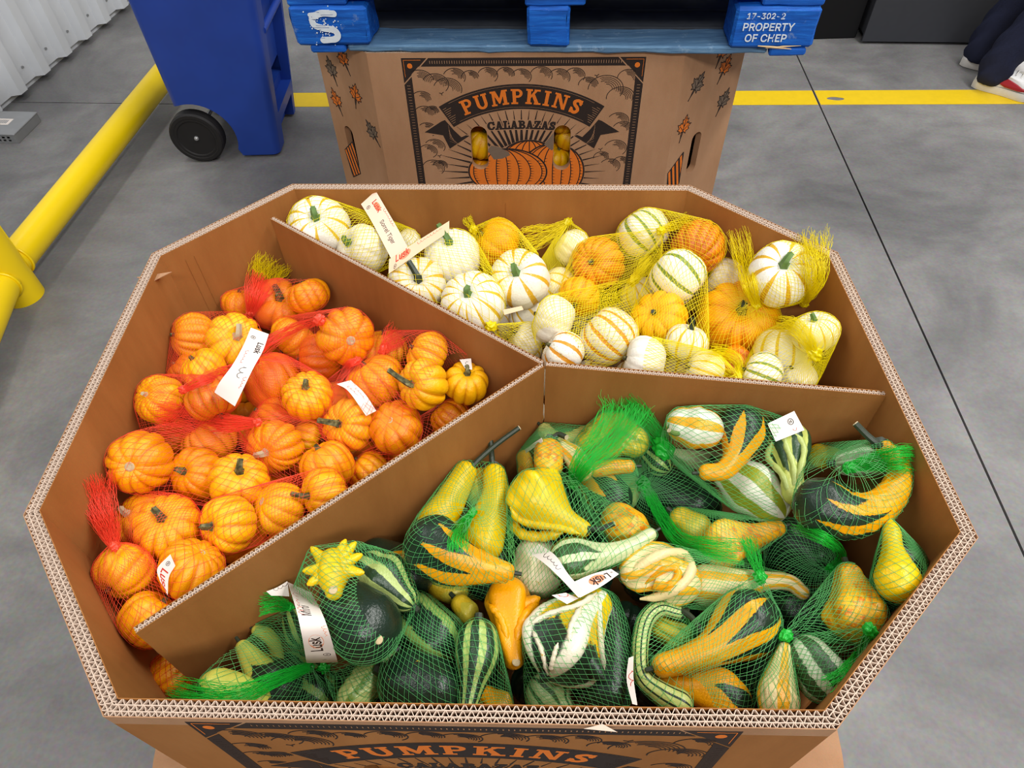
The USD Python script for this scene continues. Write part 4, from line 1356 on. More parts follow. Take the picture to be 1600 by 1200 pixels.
P_('Y', 950, 526, 48, 'wo', 'e', (925, 500), 'white mini pumpkin with flecked orange bands, on its side', hr=.86)
P_('Y', 1030, 498, 44, 'o', 's', (1020, 487), 'bright orange mini pumpkin with small brown blemishes and a dark stem', stem='k')
P_('Y', 1007, 566, 41, 'w', 'e', (980, 560), 'plain white mini pumpkin leaning on the short cross wing of the divider')
P_('Y', 1000, 460, 32, 'ws', 'e', (990, 440), 'pale gold-striped mini pumpkin between the orange ones', .9)
P_('Y', 1153, 499, 62, 'o', 's', (1160, 482), 'largest orange pumpkin of the yellow-net pile, with a dark stem and yellow knot', tip=(1162, 474), stem='k', hr=.78)
P_('Y', 1220, 428, 52, 'wa', 's', (1226, 411), 'large white amber-striped mini pumpkin near the side wall with an upright stem', tip=(1236, 397), stem='g')
P_('Y', 1130, 440, 37, 'w', 'e', (1110, 430), 'plain white mini pumpkin behind the largest orange one', .8)
P_('Y', 1073, 536, 35, 'ws', 's', (1081, 510), 'cream mini pumpkin with a thick netted stem, below the blemished orange one', .3, tip=(1082, 496), stem='k')
P_('Y', 1274, 520, 36, 'ws', 's', (1271, 497), 'white mini pumpkin with faint stripes against the side wall', .4, tip=(1268, 490), stem='g')
P_('Y', 1223, 552, 46, 'ws', 'e', (1225, 510), 'white gold-striped mini pumpkin under the thick yellow net tail by the side wall', hr=.88)
P_('Y', 1190, 588, 38, 'wg', 'e', (1170, 580), 'green-flecked white mini pumpkin at the end of the cross wing', .3)
P_('Y', 1100, 582, 36, 'ws', 'e', (1080, 575), 'cream gold-striped mini pumpkin resting at the middle of the cross wing', .3)
P_('Y', 1146, 570, 33, 'or', 'e', (1130, 560), 'deep orange mini pumpkin below the largest orange one', 1.0)
P_('Y', 880, 553, 38, 'wo', 'e', (860, 540), 'orange-flecked white mini pumpkin above the divider joint', .2)
P_('Y', 822, 532, 31, 'w', 'e', (805, 520), 'white mini pumpkin under gathered yellow net beside the long divider wing', .7)
P_('Y', 1248, 592, 29, 'w', 'e', (1240, 580), 'small white mini pumpkin in the corner of the cross wing and side wall', .5)
P_('Y', 712, 447, 31, 'o', 'e', (700, 430), 'orange mini pumpkin glimpsed between three white ones', 1.0)
P_('Y', 633, 381, 26, 'w', 'e', (625, 370), 'small white mini pumpkin behind the upright paper tag', .8)
P_('Y', 824, 490, 32, 'ws', 'e', (815, 480), 'pale striped mini pumpkin low between the thin-striped and the creased white ones', 1.0)


# ------------------------------------------------------------------ ornamental gourds in green nets
def gourd_mat(name, A, B, S=None, thr=.2, wob=1.2, edge=.10, edgew=.35, rough=.34, speck=None, speck_on=.62, var=.14):
    """pat = (stripe wave -1..1, neck-to-bulb field, wart height). A neck colour, B bulb colour, S stripe colour"""
    dark = lambda c: tuple(x * (1 - var * 1.6) for x in c)
    lite = lambda c: tuple(min(1, x * (1 + var)) for x in c)
    nodes = {'g': ('geometry', {}), 'a': ('attribute', {'attribute': 'pat'}), 's': ('separate_xyz', {}),
             'n': ('noise_texture', {'scale': 130, 'detail': 6, 'roughness': .7}), 'n0': ('noise_texture', {'scale': 26, 'detail': 3}),
             'cA': ('mix', {'color1': dark(A), 'color2': lite(A)}), 'cB': ('mix', {'color1': dark(B), 'color2': lite(B)}),
             'e1': ('math', {'math_type': 'multiply_add', 'value2': edgew}), 'm1': ('map_range', {'range_type': 'smoothstep', 'from_min': edgew / 2 - edge / 2, 'from_max': edgew / 2 + edge / 2, 'clamp': True}),
             'ab': ('mix', {}), 'b': ('bump', {'strength': .4, 'distance': .002}), 'n2': ('noise_texture', {'scale': 300, 'detail': 3}),
             'p': ('principled_bsdf', {'roughness': rough, 'specular_ior_level': .5})}
    links = [('a.vector', 's.vector'), ('g.position', 'n.vector'), ('g.position', 'n0.vector'), ('g.position', 'n2.vector'), ('n0.fac', 'cA.fac'), ('n0.fac', 'cB.fac'), ('n.fac', 'e1.value1'), ('s.y', 'e1.value3'),
             ('e1.value', 'm1.value'), ('m1.result', 'ab.fac'), ('cA.color', 'ab.color1'), ('cB.color', 'ab.color2'), ('n2.fac', 'b.height'), ('b.normal', 'p.normal')]
    last = 'ab.color'
    if S is not None:
        nodes['sa'] = ('math', {'math_type': 'multiply_add', 'value2': wob})
        nodes['sm'] = ('map_range', {'range_type': 'smoothstep', 'from_min': thr + wob / 2 - .14, 'from_max': thr + wob / 2 + .14, 'clamp': True})
        nodes['sx'] = ('mix', {'color2': S})
        links += [('n.fac', 'sa.value1'), ('s.x', 'sa.value3'), ('sa.value', 'sm.value'), ('sm.result', 'sx.fac'), (last, 'sx.color1')]
        last = 'sx.color'
    if speck is not None:
        nodes['kn'] = ('noise_texture', {'scale': 75, 'detail': 4, 'roughness': .7})
        nodes['km'] = ('map_range', {'range_type': 'smoothstep', 'from_min': speck_on - .03, 'from_max': speck_on + .03, 'clamp': True})
        nodes['kx'] = ('mix', {'color2': speck})
        links += [('g.position', 'kn.vector'), ('kn.fac', 'km.value'), ('km.result', 'kx.fac'), (last, 'kx.color1')]
        last = 'kx.color'
    links.append((last, 'p.base_color'))
    return mat(name, nodes, links)


YEL, ORA, DKG = srgb(248, 200, 0), srgb(246, 164, 2), srgb(26, 46, 32)
LTG, WHT, CRM = srgb(172, 190, 92), srgb(232, 230, 212), srgb(238, 216, 158)
GM = {
    'yel': gourd_mat('yellow_gourd_rind', YEL, YEL),
    'ora': gourd_mat('orange_gourd_rind', ORA, ORA),
    'dkg': gourd_mat('dark_green_rind', DKG, srgb(26, 44, 32), rough=.25),
    'dky': gourd_mat('dark_green_rind_yellow_patch', DKG, DKG, rough=.25, speck=srgb(232, 176, 20), speck_on=.72),
    'dkm': gourd_mat('dark_green_rind_mottled', DKG, DKG, S=srgb(150, 175, 90), thr=.55, wob=1.9, rough=.28),
    'o/d': gourd_mat('orange_and_green_rind', ORA, DKG, edge=.06),
    'y/d': gourd_mat('yellow_and_green_rind', YEL, DKG, edge=.06),
    'p/d': gourd_mat('pale_and_green_rind', srgb(206, 205, 88), DKG, edge=.06),
    'd/p': gourd_mat('green_over_pale_rind', DKG, srgb(196, 200, 80), edge=.06),
    'gst': gourd_mat('green_striped_rind', srgb(34, 62, 36), srgb(30, 54, 34), S=srgb(168, 190, 104), thr=.15, wob=1.1),
    'wst': gourd_mat('green_white_neck_rind', srgb(206, 212, 160), srgb(58, 88, 44), S=srgb(216, 222, 176), thr=.30, wob=1.0),
    'wol': gourd_mat('white_and_olive_rind', WHT, WHT, S=srgb(150, 158, 40), thr=.05, wob=.7),
    'wor': gourd_mat('white_and_orange_rind', WHT, WHT, S=srgb(242, 172, 26), thr=.20, wob=.5),
    'cor': gourd_mat('cream_and_orange_rind', CRM, CRM, S=srgb(240, 172, 30), thr=.25, wob=.7),
    'crm': gourd_mat('cream_warty_rind', srgb(238, 214, 130), srgb(236, 206, 110)),
    'pal': gourd_mat('pale_green_rind', srgb(182, 196, 112), srgb(196, 206, 128), S=srgb(120, 150, 66), thr=.6, wob=1.2),
    'ygr': gourd_mat('yellow_green_rind', srgb(226, 190, 40), srgb(206, 190, 60), S=srgb(140, 160, 50), thr=.75, wob=1.3),
    'hok': gourd_mat('pale_green_lined_rind', srgb(192, 200, 128), srgb(186, 196, 110), S=srgb(34, 54, 34), thr=.62, wob=.3),
    'wht': gourd_mat('white_gourd_rind', srgb(226, 218, 190), srgb(222, 208, 170), speck=srgb(196, 164, 90), speck_on=.66),
    'mot': gourd_mat('mottled_green_white_rind', srgb(70, 96, 60), srgb(60, 86, 50), S=srgb(214, 220, 190), thr=.2, wob=2.2, speck=srgb(228, 180, 40), speck_on=.70),
    'sqr': gourd_mat('white_yellow_green_rind', srgb(246, 200, 8), srgb(34, 52, 38), S=srgb(236, 232, 208), thr=.5, wob=.5, edge=.06),
    'gry': gourd_mat('grey_green_rind', srgb(140, 158, 120), srgb(128, 150, 110), S=srgb(205, 212, 185), thr=.35, wob=1.4),
    'yog': gourd_mat('yellow_orange_blotched_rind', srgb(238, 168, 22), srgb(240, 180, 30), speck=srgb(224, 128, 12), speck_on=.56),
    'rib': gourd_mat('light_ribbed_green_rind', srgb(200, 208, 110), srgb(46, 74, 44), S=srgb(196, 206, 108), thr=.25, wob=.5),
    'gpl': gourd_mat('green_rind_star_stripe', srgb(40, 66, 40), srgb(40, 66, 40), S=srgb(182, 200, 118), thr=.0, wob=1.0),
    'gwl': gourd_mat('pale_rind_star_stripe', srgb(180, 200, 140), srgb(180, 200, 140), S=srgb(66, 100, 58), thr=.55, wob=.5),
}

G_([(522, 924, 14), (521, 902, 25), (520, 878, 22)], 'yel', 'small yellow crown gourd with pointed fingers, perched on a dark green one', -.9, scar=(521, 922),
   fscale=1.25, fingers=[(486, 855), (501, 862), (540, 843), (556, 847), (566, 866), (569, 895), (473, 892), (480, 914)])
G_([(548, 958, 50), (572, 978, 56)], 'dkg', 'big glossy dark green gourd with a pale stem scar, under the yellow crown gourd', scar=(591, 999))
G_([(632, 934, 22), (604, 908, 42), (585, 895, 34)], 'gpl', 'dark green gourd with pale stripes radiating from its tip', .2, stripes=9, ridge=(9, .05))
G_([(650, 965, 40), (682, 996, 44)], 'dkm', 'round dark green gourd with mottled pale bands under green net', .2, stripes=5, ridge=(5, .03))
G_([(747, 1000, 31), (746, 1030, 33), (738, 1072, 20), (731, 1106, 14)], 'gst', 'pear-shaped green gourd with light stripes, standing by the front wall', stripes=8, ridge=(8, .07))
G_([(803, 1030, 16), (797, 995, 22), (795, 955, 32), (794, 938, 36)], 'ora', 'orange flared gourd with a cut green stem, hanging neck down', 0, ridge=(5, .08), scar=(806, 1035), fscale=1.7, fingers=[(760, 940), (798, 912), (814, 915), (844, 934)], folds=[([(764, 944), (782, 965), (794, 1000)], 6, None), ([(842, 938), (818, 965), (806, 1004)], 7, None)])
G_([(606, 1030, 16), (582, 1055, 26), (552, 1090, 26)], 'pal', 'pale green lumpy gourd near the front wall', .2, wart=.10, stripes=5)
G_([(640, 1065, 48), (680, 1082, 50)], 'dky', 'dark green gourd with a yellow streak at the front wall, under fine net', .3)
G_([(380, 1012, 12), (398, 1038, 22), (432, 1072, 40)], 'p/d', 'yellow-green necked gourd with dark green body beside the white tag', .2, finger=(5, .12, .5), ridge=(5, .04))
G_([(400, 1092, 22), (372, 1086, 30), (340, 1078, 32)], 'p/d', 'pale yellow-green bulb gourd below a bright green net band at the bin corner', -.1, finger=(4, .12, .9))
G_([(402, 985, 9), (418, 992, 11), (430, 1010, 10), (435, 1036, 10)], 'p/d', 'small hooked yellow-green gourd neck beside the white tag', .1, finger=(4, .1, 1.4))
G_([(450, 1060, 40), (490, 1085, 42)], 'dkm', 'mottled dark green gourd at the front wall under the white tag', .5, stripes=7, ridge=(7, .04))
G_([(458, 970, 18), (466, 992, 22)], 'gst', 'small striped green gourd hidden behind the white tag', .7, stripes=8)
G_([(727, 738, 18), (709, 772, 23), (682, 815, 30)], 'yel', 'long yellow gourd with a long black stem leaning on the short divider wing', -.2, stem=[(733, 738), (752, 722), (780, 702), (811, 683)], stemw=5)
G_([(772, 742, 18), (774, 775, 21), (764, 815, 27), (756, 850, 30)], 'yel', 'long yellow gourd with upright black stem, beside the other long yellow one', -.3, stem=[(770, 733), (768, 710), (766, 684)], stemw=5, ridge=(4, .05))
G_([(790, 893, 15), (748, 886, 25), (708, 872, 38), (678, 852, 46)], 'o/d', 'orange and dark green flared gourd below two long yellow ones', -.1, finger=(7, .20, .56), ridge=(5, .06), wing=(3, .16, .5, .25))
G_([(752, 745, 15), (750, 772, 20)], 'ygr', 'knobbly yellow-brown gourd between two long yellow ones', .8, wart=.14)
G_([(910, 826, 14), (880, 810, 22), (850, 788, 42), (838, 778, 44)], 'yel', 'wide yellow bell-shaped gourd with skirted rim and black stem', -.4, stem=[(916, 829), (935, 833), (958, 828)], wing=(5, .30, .82, .16), ridge=(3, .05), folds=[([(797, 792), (812, 812), (845, 820), (880, 826), (906, 834)], 6, None), ([(796, 812), (815, 834), (848, 838), (880, 832)], 8, None)])
G_([(838, 872, 34), (838, 896, 40)], 'wht', 'white blotched gourd partly covered by a folded white tag', .0, ridge=(7, .06))
G_([(1016, 835, 10), (985, 854, 13), (945, 868, 19), (908, 873, 33), (890, 876, 34)], 'wst', 'green and white spoon gourd with striped neck, on the folded tag', -.7, stripes=7, finger=(5, .12, .62), ridge=(7, .04))
G_([(968, 815, 30), (980, 828, 36)], 'yog', 'round yellow-orange gourd behind the green and white spoon gourd', .2)
G_([(857, 706, 22), (857, 724, 24)], 'yog', 'small round amber gourd below the cream warty one, by the divider joint', -.1, stem=[(862, 692), (872, 686), (884, 694)], stemw=5)
G_([(819, 714, 11), (823, 740, 13)], 'yog', 'small stubby yellow gourd by the short divider wing near the joint', .2)
G_([(851, 672, 11), (866, 688, 14), (890, 690, 14), (915, 680, 14)], 'crm', 'cream warty curved gourd at the foot of the divider joint', -.1, wart=.2)
G_([(882, 700, 13), (898, 715, 17), (910, 735, 16)], 'cor', 'orange ribbed small gourd neck beside the green net fan', .1, stripes=6, ridge=(6, .06))
G_([(925, 700, 28), (958, 680, 36), (990, 690, 24)], 'ygr', 'warty yellow-green gourd veiled by bright green net, at the cross wing', .2, wart=.13, stripes=5)
G_([(982, 729, 11), (958, 730, 12), (932, 733, 13)], 'yog', 'finger-like orange gourd neck lying below the green net fan', -.1)
G_([(915, 745, 18), (942, 768, 32), (955, 778, 33)], 'o/d', 'orange and dark green gourd with drip-shaped patches beside the yellow bell', .5, finger=(6, .22, .45))
G_([(985, 760, 18), (975, 776, 22)], 'pal', 'small pale green gourd under the knotted green net', .9)
G_([(1018, 712, 17), (1030, 722, 22)], 'gst', 'small green striped gourd end beside the big green knot', .3, stripes=9)
G_([(1055, 714, 14), (1090, 719, 16), (1125, 727, 20), (1150, 740, 26)], 'wst', 'green and white long-necked gourd lying under taut green net', .3, stripes=6, finger=(5, .1, 1.2))
G_([(1068, 664, 27), (1086, 668, 35), (1098, 670, 32)], 'wor', 'white and orange striped egg gourd against the cross wing', .0, stripes=5, stem=[(1060, 680), (1050, 684), (1043, 684)], stemm='y')
G_([(1104, 738, 13), (1130, 736, 15), (1148, 715, 19), (1158, 686, 36), (1160, 672, 38)], 'o/d', 'orange and dark green claw-patterned spoon gourd on the cross wing side', -.6, finger=(6, .30, .62), ridge=(6, .05))
G_([(1140, 738, 28), (1176, 764, 44), (1198, 784, 36)], 'wol', 'large white and olive striped gourd in a taut green net', .0, stripes=6, ridge=(6, .05))
G_([(1240, 772, 17), (1237, 740, 17), (1232, 705, 30), (1230, 690, 34)], 'rib', 'light-ribbed green gourd with knobbly base under the small white tag', -.3, stripes=7, ridge=(7, .14), finger=(5, .08, .35), wart=.06, folds=[([(1206, 690), (1200, 715), (1222, 742), (1234, 775)], 5, 'l'), ([(1220, 668), (1228, 696), (1240, 730), (1241, 775)], 5, 'l'), ([(1240, 674), (1256, 700), (1250, 738), (1246, 772)], 5, 'l')])
G_([(1318, 713, 9), (1300, 712, 14), (1282, 712, 20)], 'yel', 'small yellow pear gourd near the end of the cross wing', .2)
G_([(1322, 722, 20), (1350, 720, 25), (1370, 726, 20)], 'gry', 'grey-green speckled gourd under the wide green net tail', .2, stripes=8)
G_([(1382, 700, 13), (1403, 722, 16), (1402, 758, 20), (1372, 792, 27), (1325, 805, 36), (1285, 790, 44)], 'o/d', 'large warty orange crookneck gourd with dark green body by the side wall', -.3,
   finger=(7, .12, .70), wart=.07, ridge=(7, .04), stem=[(1372, 700), (1352, 690), (1330, 674)], stemw=6)
G_([(1389, 812, 4), (1393, 830, 13), (1395, 858, 16), (1402, 898, 33), (1403, 908, 34)], 'yel', 'smooth yellow pear gourd standing against the side wall', -.2)
G_([(1327, 902, 22), (1334, 930, 33), (1338, 958, 46)], 'yog', 'bumpy yellow-orange gourd draped in green net by the front corner wall', .0, wart=.05, ridge=(5, .09))
G_([(1266, 1030, 36), (1284, 1056, 40)], 'mot', 'green and white mottled gourd with a yellow patch in the front corner', .3, stripes=6)
G_([(1226, 1012, 9), (1220, 1045, 18), (1215, 1085, 30), (1215, 1098, 30)], 'cor', 'orange and cream pear gourd at the front wall near the corner', .2, stripes=4, wart=.05)
G_([(1036, 1040, 18), (1076, 1029, 21), (1118, 1010, 30), (1165, 975, 54)], 'o/d', 'large dark green gourd with orange flame markings and thick striped neck', -.5, finger=(7, .34, .70), ridge=(7, .04), stripes=0)
G_([(1040, 1062, 13), (1078, 1072, 24), (1118, 1080, 34), (1140, 1092, 34)], 'o/d', 'orange flared gourd with finger patches below the flame-marked one', .3, finger=(5, .28, .75), wing=(3, .15, .6, .25))
G_([(1061, 957, 10), (1032, 951, 12), (1010, 970, 13), (1001, 1010, 13), (1004, 1055, 14), (1030, 1080, 17), (1062, 1098, 20)], 'hok', 'pale green hooked swan-neck gourd with dark lines and a black stem', -.2, stripes=9,
   stem=[(1066, 958), (1080, 972), (1095, 998)], stemw=5)
G_([(1036, 982, 18), (1060, 996, 23)], 'ygr', 'small ridged yellow-green gourd inside the curve of the swan-neck', .4, ridge=(7, .14), stripes=7)
G_([(994, 892, 28), (1026, 888, 36), (1060, 908, 36)], 'cor', 'cream and orange twisted gourd with a coiled ridge', -.2, stripes=5, ridge=(5, .14), twist=1.6, wart=.05, folds=[([(978, 908), (1002, 884), (1040, 864), (1070, 868), (1080, 890), (1064, 915), (1030, 932), (1000, 936)], 8, None), ([(1008, 912), (1040, 888), (1060, 892), (1050, 912), (1022, 920)], 6, 'o')])
G_([(1254, 926, 11), (1232, 910, 13), (1192, 908, 16), (1142, 918, 32), (1104, 914, 32)], 'cor', 'orange striped cream gourd with a long curved orange neck', .1, stripes=6, finger=(4, .1, .4))
G_([(1214, 826, 13), (1178, 838, 20), (1140, 848, 34), (1128, 856, 34)], 'yog', 'golden brown flared gourd beneath the crossing green net tails', .1, wing=(4, .22, .75, .2), ridge=(4, .06))
G_([(1066, 812, 20), (1084, 826, 28)], 'ygr', 'pale yellow lobed gourd under the long green net tail', .2, ridge=(6, .08))
G_([(1035, 770, 44), (1075, 792, 50)], 'dkg', 'dark green gourd deep inside the taut net beside the long green tail', 1.0)
G_([(948, 945, 20), (957, 1000, 28), (955, 1060, 36), (950, 1080, 36)], 'dkg', 'long dark green gourd beside the square white and yellow one', .3)
G_([(930, 945, 26), (895, 985, 52), (880, 1010, 56)], 'sqr', 'square-shouldered white, yellow and dark green winged gourd', -.3, wing=(4, .26, .72, .28), stripes=4, ridge=(4, .08), finger=(4, .10, .62), twist=.4, fscale=2.2,
   fingers=[(822, 978), (946, 1064), (936, 922), (846, 1066)], folds=[([(826, 976), (862, 958), (905, 945), (932, 926)], 5, 'w'), ([(908, 948), (893, 978), (890, 1004)], 5, 'w'), ([(936, 930), (938, 990), (944, 1055)], 4.5, 'w'), ([(832, 984), (846, 1015), (856, 1055)], 4, 'w'), ([(872, 1004), (864, 1030), (860, 1050)], 4, 'w')])
G_([(874, 1106, 22), (864, 1094, 38), (855, 1085, 34)], 'gwl', 'pale green star-striped gourd end at the front wall', .6, stripes=10, ridge=(10, .06))
G_([(760, 1090, 18), (778, 1106, 24)], 'ora', 'orange winged gourd just showing at the front wall', .8, wing=(5, .3, .7, .3), fscale=1.2, fingers=[(766, 1082), (784, 1078), (797, 1098)])
G_([(608, 873, 10), (640, 871, 12)], 'ora', 'small flat orange gourd piece under pale green net by the short divider wing', .5)
G_([(686, 918, 18), (712, 926, 20)], 'ygr', 'small yellow gourd in the gap below the orange and green flared one', 1.0)
G_([(720, 945, 16), (730, 956, 18)], 'ygr', 'little yellow-green gourd beside the dark mottled one', .9)
G_([(1236, 850, 40), (1262, 870, 44)], 'dkg', 'dark green gourd in the hollow under the looped green tail', 1.2)
G_([(1240, 955, 40), (1275, 965, 42)], 'dky', 'dark green gourd with yellow specks behind the bumpy yellow one', 1.0)
G_([(1410, 880, 36), (1396, 920, 36)], 'dkg', 'dark green gourd behind the smooth yellow pear gourd', 1.3)
G_([(800, 800, 40), (770, 900, 42)], 'dkg', 'dark green gourd deep under the long yellow pair', 1.5)
G_([(590, 880, 38), (640, 895, 40)], 'dkg', 'dark green gourd behind the star-striped one by the short divider wing', 1.0)
G_([(1115, 1090, 44), (1160, 1060, 46)], 'dkg', 'dark green gourd beneath the orange flared one at the front wall', 1.3)

# ================================================================== settle the fruit: each keeps its line of sight, its depth is found so that neighbours touch
dpl = [dc[:2], d1[:2], d2[:2], d3[:2]]
INNER = octagon(INS)


def halfplanes(sec):
    """inward half planes (n, c) with n.p >= c for the section's floor plan"""
    out = []
    for i in range(8):
        a, b = INS[i][:2], INS[(i + 1) % 8][:2]
        d_ = unit(b - a)
        n_ = np.array([-d_[1], d_[0]])
        out.append((n_, n_ @ a))
    c = dc[:2]

    def line(q, inside):
        d_ = unit(q[:2] - c)
        n_ = np.array([-d_[1], d_[0]])
        if n_ @ (inside - c) < 0:
            n_ = -n_
        return n_, n_ @ c + .006
    P1 = {'R': np.array([-.45, .7]), 'Y': np.array([.1, .95]), 'G': np.array([.1, .45])}[sec]
    for q in {'R': (d1, d2), 'Y': (d1, d3), 'G': (d2, d3)}[sec]:
        out.append(line(q, P1) + (1,))
    return out


def settle(sec):
    its = [i for i in ITEMS if i['sec'] == sec]
    own, base, rad = [], [], []
    for k, it in enumerate(its):
        nd = np.array([(n[0], n[1], n[2]) for n in it['nodes']], float)
        if it['typ'] == 'g' and len(nd) > 1:
            nd = np.column_stack([np.interp(np.linspace(0, len(nd) - 1, 2 * len(nd) - 1), np.arange(len(nd)), nd[:, j]) for j in range(3)])
        cx, cy = nd[:, 0].mean(), nd[:, 1].mean()
        z = sec_z(sec, cx, cy, it['lvl'])
        for x, y, r in nd:
            p = at(x, y, z)
            d_ = (p - CAM)
            own.append(k)
            base.append(d_)
            rad.append(r * (d_ @ _fw) / F * (.98 if it['typ'] == 'p' else .97))
    own, base, rad = np.array(own), np.array(base), np.array(rad)
    n = len(its)
    s = np.ones(n)
    tgt = np.ones(n)
    hp = halfplanes(sec)
    diff = own[:, None] != own[None, :]
    reach = np.linalg.norm(base, axis=1)
    for step in range(900):
        P = CAM + base * s[own][:, None]
        R = rad * s[own]
        V = P[:, None] - P[None]
        Dm = np.linalg.norm(V, axis=2) + 1e-9
        ov = np.clip((R[:, None] + R[None]) - Dm, 0, None) * diff
        # gradient of overlap energy along each item's ray
        dirs = base / reach[:, None]
        push = (ov[:, :, None] * (V / Dm[:, :, None])).sum(1)
        g = (push * dirs).sum(1)
        for h in hp:
            n_, c = h[0], h[1]
            pen = np.clip(c + R * 1.06 - P[:, :2] @ n_, 0, None)
            if len(h) == 3:      # a divider wing only counts below its top edge
                pen = pen * (P[:, 2] - R * .5 < DZ)
            g += pen * (dirs[:, :2] @ n_) * 2.2
        low = np.clip(PADZ + R - P[:, 2], 0, None)
        g += low * dirs[:, 2]
        acc = np.zeros(n)
        np.add.at(acc, own, g)
        cnt = np.bincount(own, minlength=n)
        acc /= np.sqrt(cnt)
        s += (.4 if step < 700 else .2) * acc - .0018 * (s - tgt)
        s = np.clip(s, .84, 1.15)
    for k, it in enumerate(its):
        it['s'] = s[k]
    return its


def wpos(it, px, py, dz=0.0):
    """point on the item's settled level"""
    cx = np.mean([n_[0] for n_ in it['nodes']])
    cy = np.mean([n_[1] for n_ in it['nodes']])
    z = sec_z(it['sec'], cx, cy, it['lvl'])
    return CAM + (at(px, py, z) - CAM) * it['s'] + [0, 0, dz]


def build_pumpkin(it):
    c = wpos(it, it['px'], it['py'])
    sc_ = (c - CAM) @ _fw / F
    R = it['r'] * sc_ * .985
    hr = it['hr']
    view = unit(CAM - c)
    bx, by = it['base']
    o = np.array([bx - it['px'], by - it['py']], float) / it['r']
    L = np.hypot(*o)
    if it['mode'] == 'e':
        o = o / max(L, 1e-6) * .93
    else:
        o = o / .78
        if np.hypot(*o) > .97:
            o = o / np.hypot(*o) * .97
    ax = lateral(*o)
    ax = ax - view * (ax @ view)
    ax = ax + view * math.sqrt(max(0, 1 - ax @ ax))
    if it['mode'] == 'b':
        ax = -ax
    if it['mode'] == 'e':
        ax = unit(ax - view * (ax @ view) * FRNG.uniform(.4, 1.0))
    A = np.stack(axis_frame(ax), 1)
    ribs = it['ribs'] or int(FRNG.integers(9, 13))
    white = it['kind'].startswith('w')
    big = it['r'] > 55
    P, f, g, h = pumpkin_shape(1.0, hr, ribs, .055 if white else .125 * FRNG.uniform(.75, 1.2), FRNG, nt=44 if big else 36, lop=.07)
    if it['mode'] != 'e':
        P = P * 1.0
    spin = FRNG.uniform(0, 6.28)
    cs, sn = math.cos(spin), math.sin(spin)
    P = P @ np.array([[cs, sn, 0], [-sn, cs, 0], [0, 0, 1.0]])
    W = c + (P * R) @ A.T
    it['world'], it['c'], it['R'] = W, c, R
    nm = {'o': 'orange_mini_pumpkin', 'w': 'white_mini_pumpkin'}[it['kind'][0]]
    t = thing(nm, it['label'], 'pumpkin', (c[0], c[1], W[:, 2].min()), group={'R': 'orange minis in red nets', 'Y': 'white and orange minis in yellow nets'}[it['sec']])
    tone = FRNG.uniform(0, 1)
    obj('rind', (W, f), KIND[it['kind']], t, smooth=True, pat=np.column_stack([g, h, np.full(len(g), tone)]))
    # stem
    top = c + A @ np.array([0, 0, hr * .78 * R])
    if it['tip']:
        tp = wpos(it, *it['tip'])
        depth = (top - CAM) @ _fw
        tip = CAM + (tp - CAM) * (depth / ((tp - CAM) @ _fw)) + view * R * .12
        ln = np.linalg.norm(tip - top)
        path = catmull([top - A[:, 2] * R * .06, top + A[:, 2] * min(R * .16, ln * .4), (top + tip) / 2 + A[:, 2] * R * .12, tip], 9)
    else:
        path = catmull([top - A[:, 2] * R * .05, top + A[:, 2] * R * .12, top + A[:, 2] * R * .22 + A[:, 0] * R * .03], 6)
    n_ = len(path)
    w = R * .085 * (1.25 if it['tip'] else 1)
    rad = w * (1 + 1.1 * np.exp(-np.linspace(0, 1, n_) * 7)) * np.linspace(1, .78, n_)
    rad[-1] *= 1.12
    m = tube(path, rad, 10)
    vv = np.array(m.vertices)
    k = np.arange(len(vv))
    cen = np.repeat(path, 10, 0)
    vv[:n_ * 10] = cen + (vv[:n_ * 10] - cen) * np.where((k[:n_ * 10] % 2) == 0, 1.18, .82)[:, None]
    m.vertices = vv
    sm = {'n': STEM, 'p': STEM_PALE, 'g': STEM_GREEN, 'k': STEM_BLACK}[it['stem']]
    obj('stem', m, sm, t, smooth=60)
    if it['mode'] == 'b':
        bot = c - A @ np.array([0, 0, hr * .875 * R])
        th = np.linspace(0, 2 * np.pi, 15)[:-1]
        loops_ = [np.array([bot - A[:, 2] * dz * R + (A[:, 0] * math.cos(q) + A[:, 1] * math.sin(q)) * rr * R for q in th]) for rr, dz in ((.165, -.03), (.15, .012), (.105, .018), (.085, .004), (.05, .006))]
        m = loft(loops_, False, True)
        obj('blossom_scar', m, SCAR, t, smooth=True)


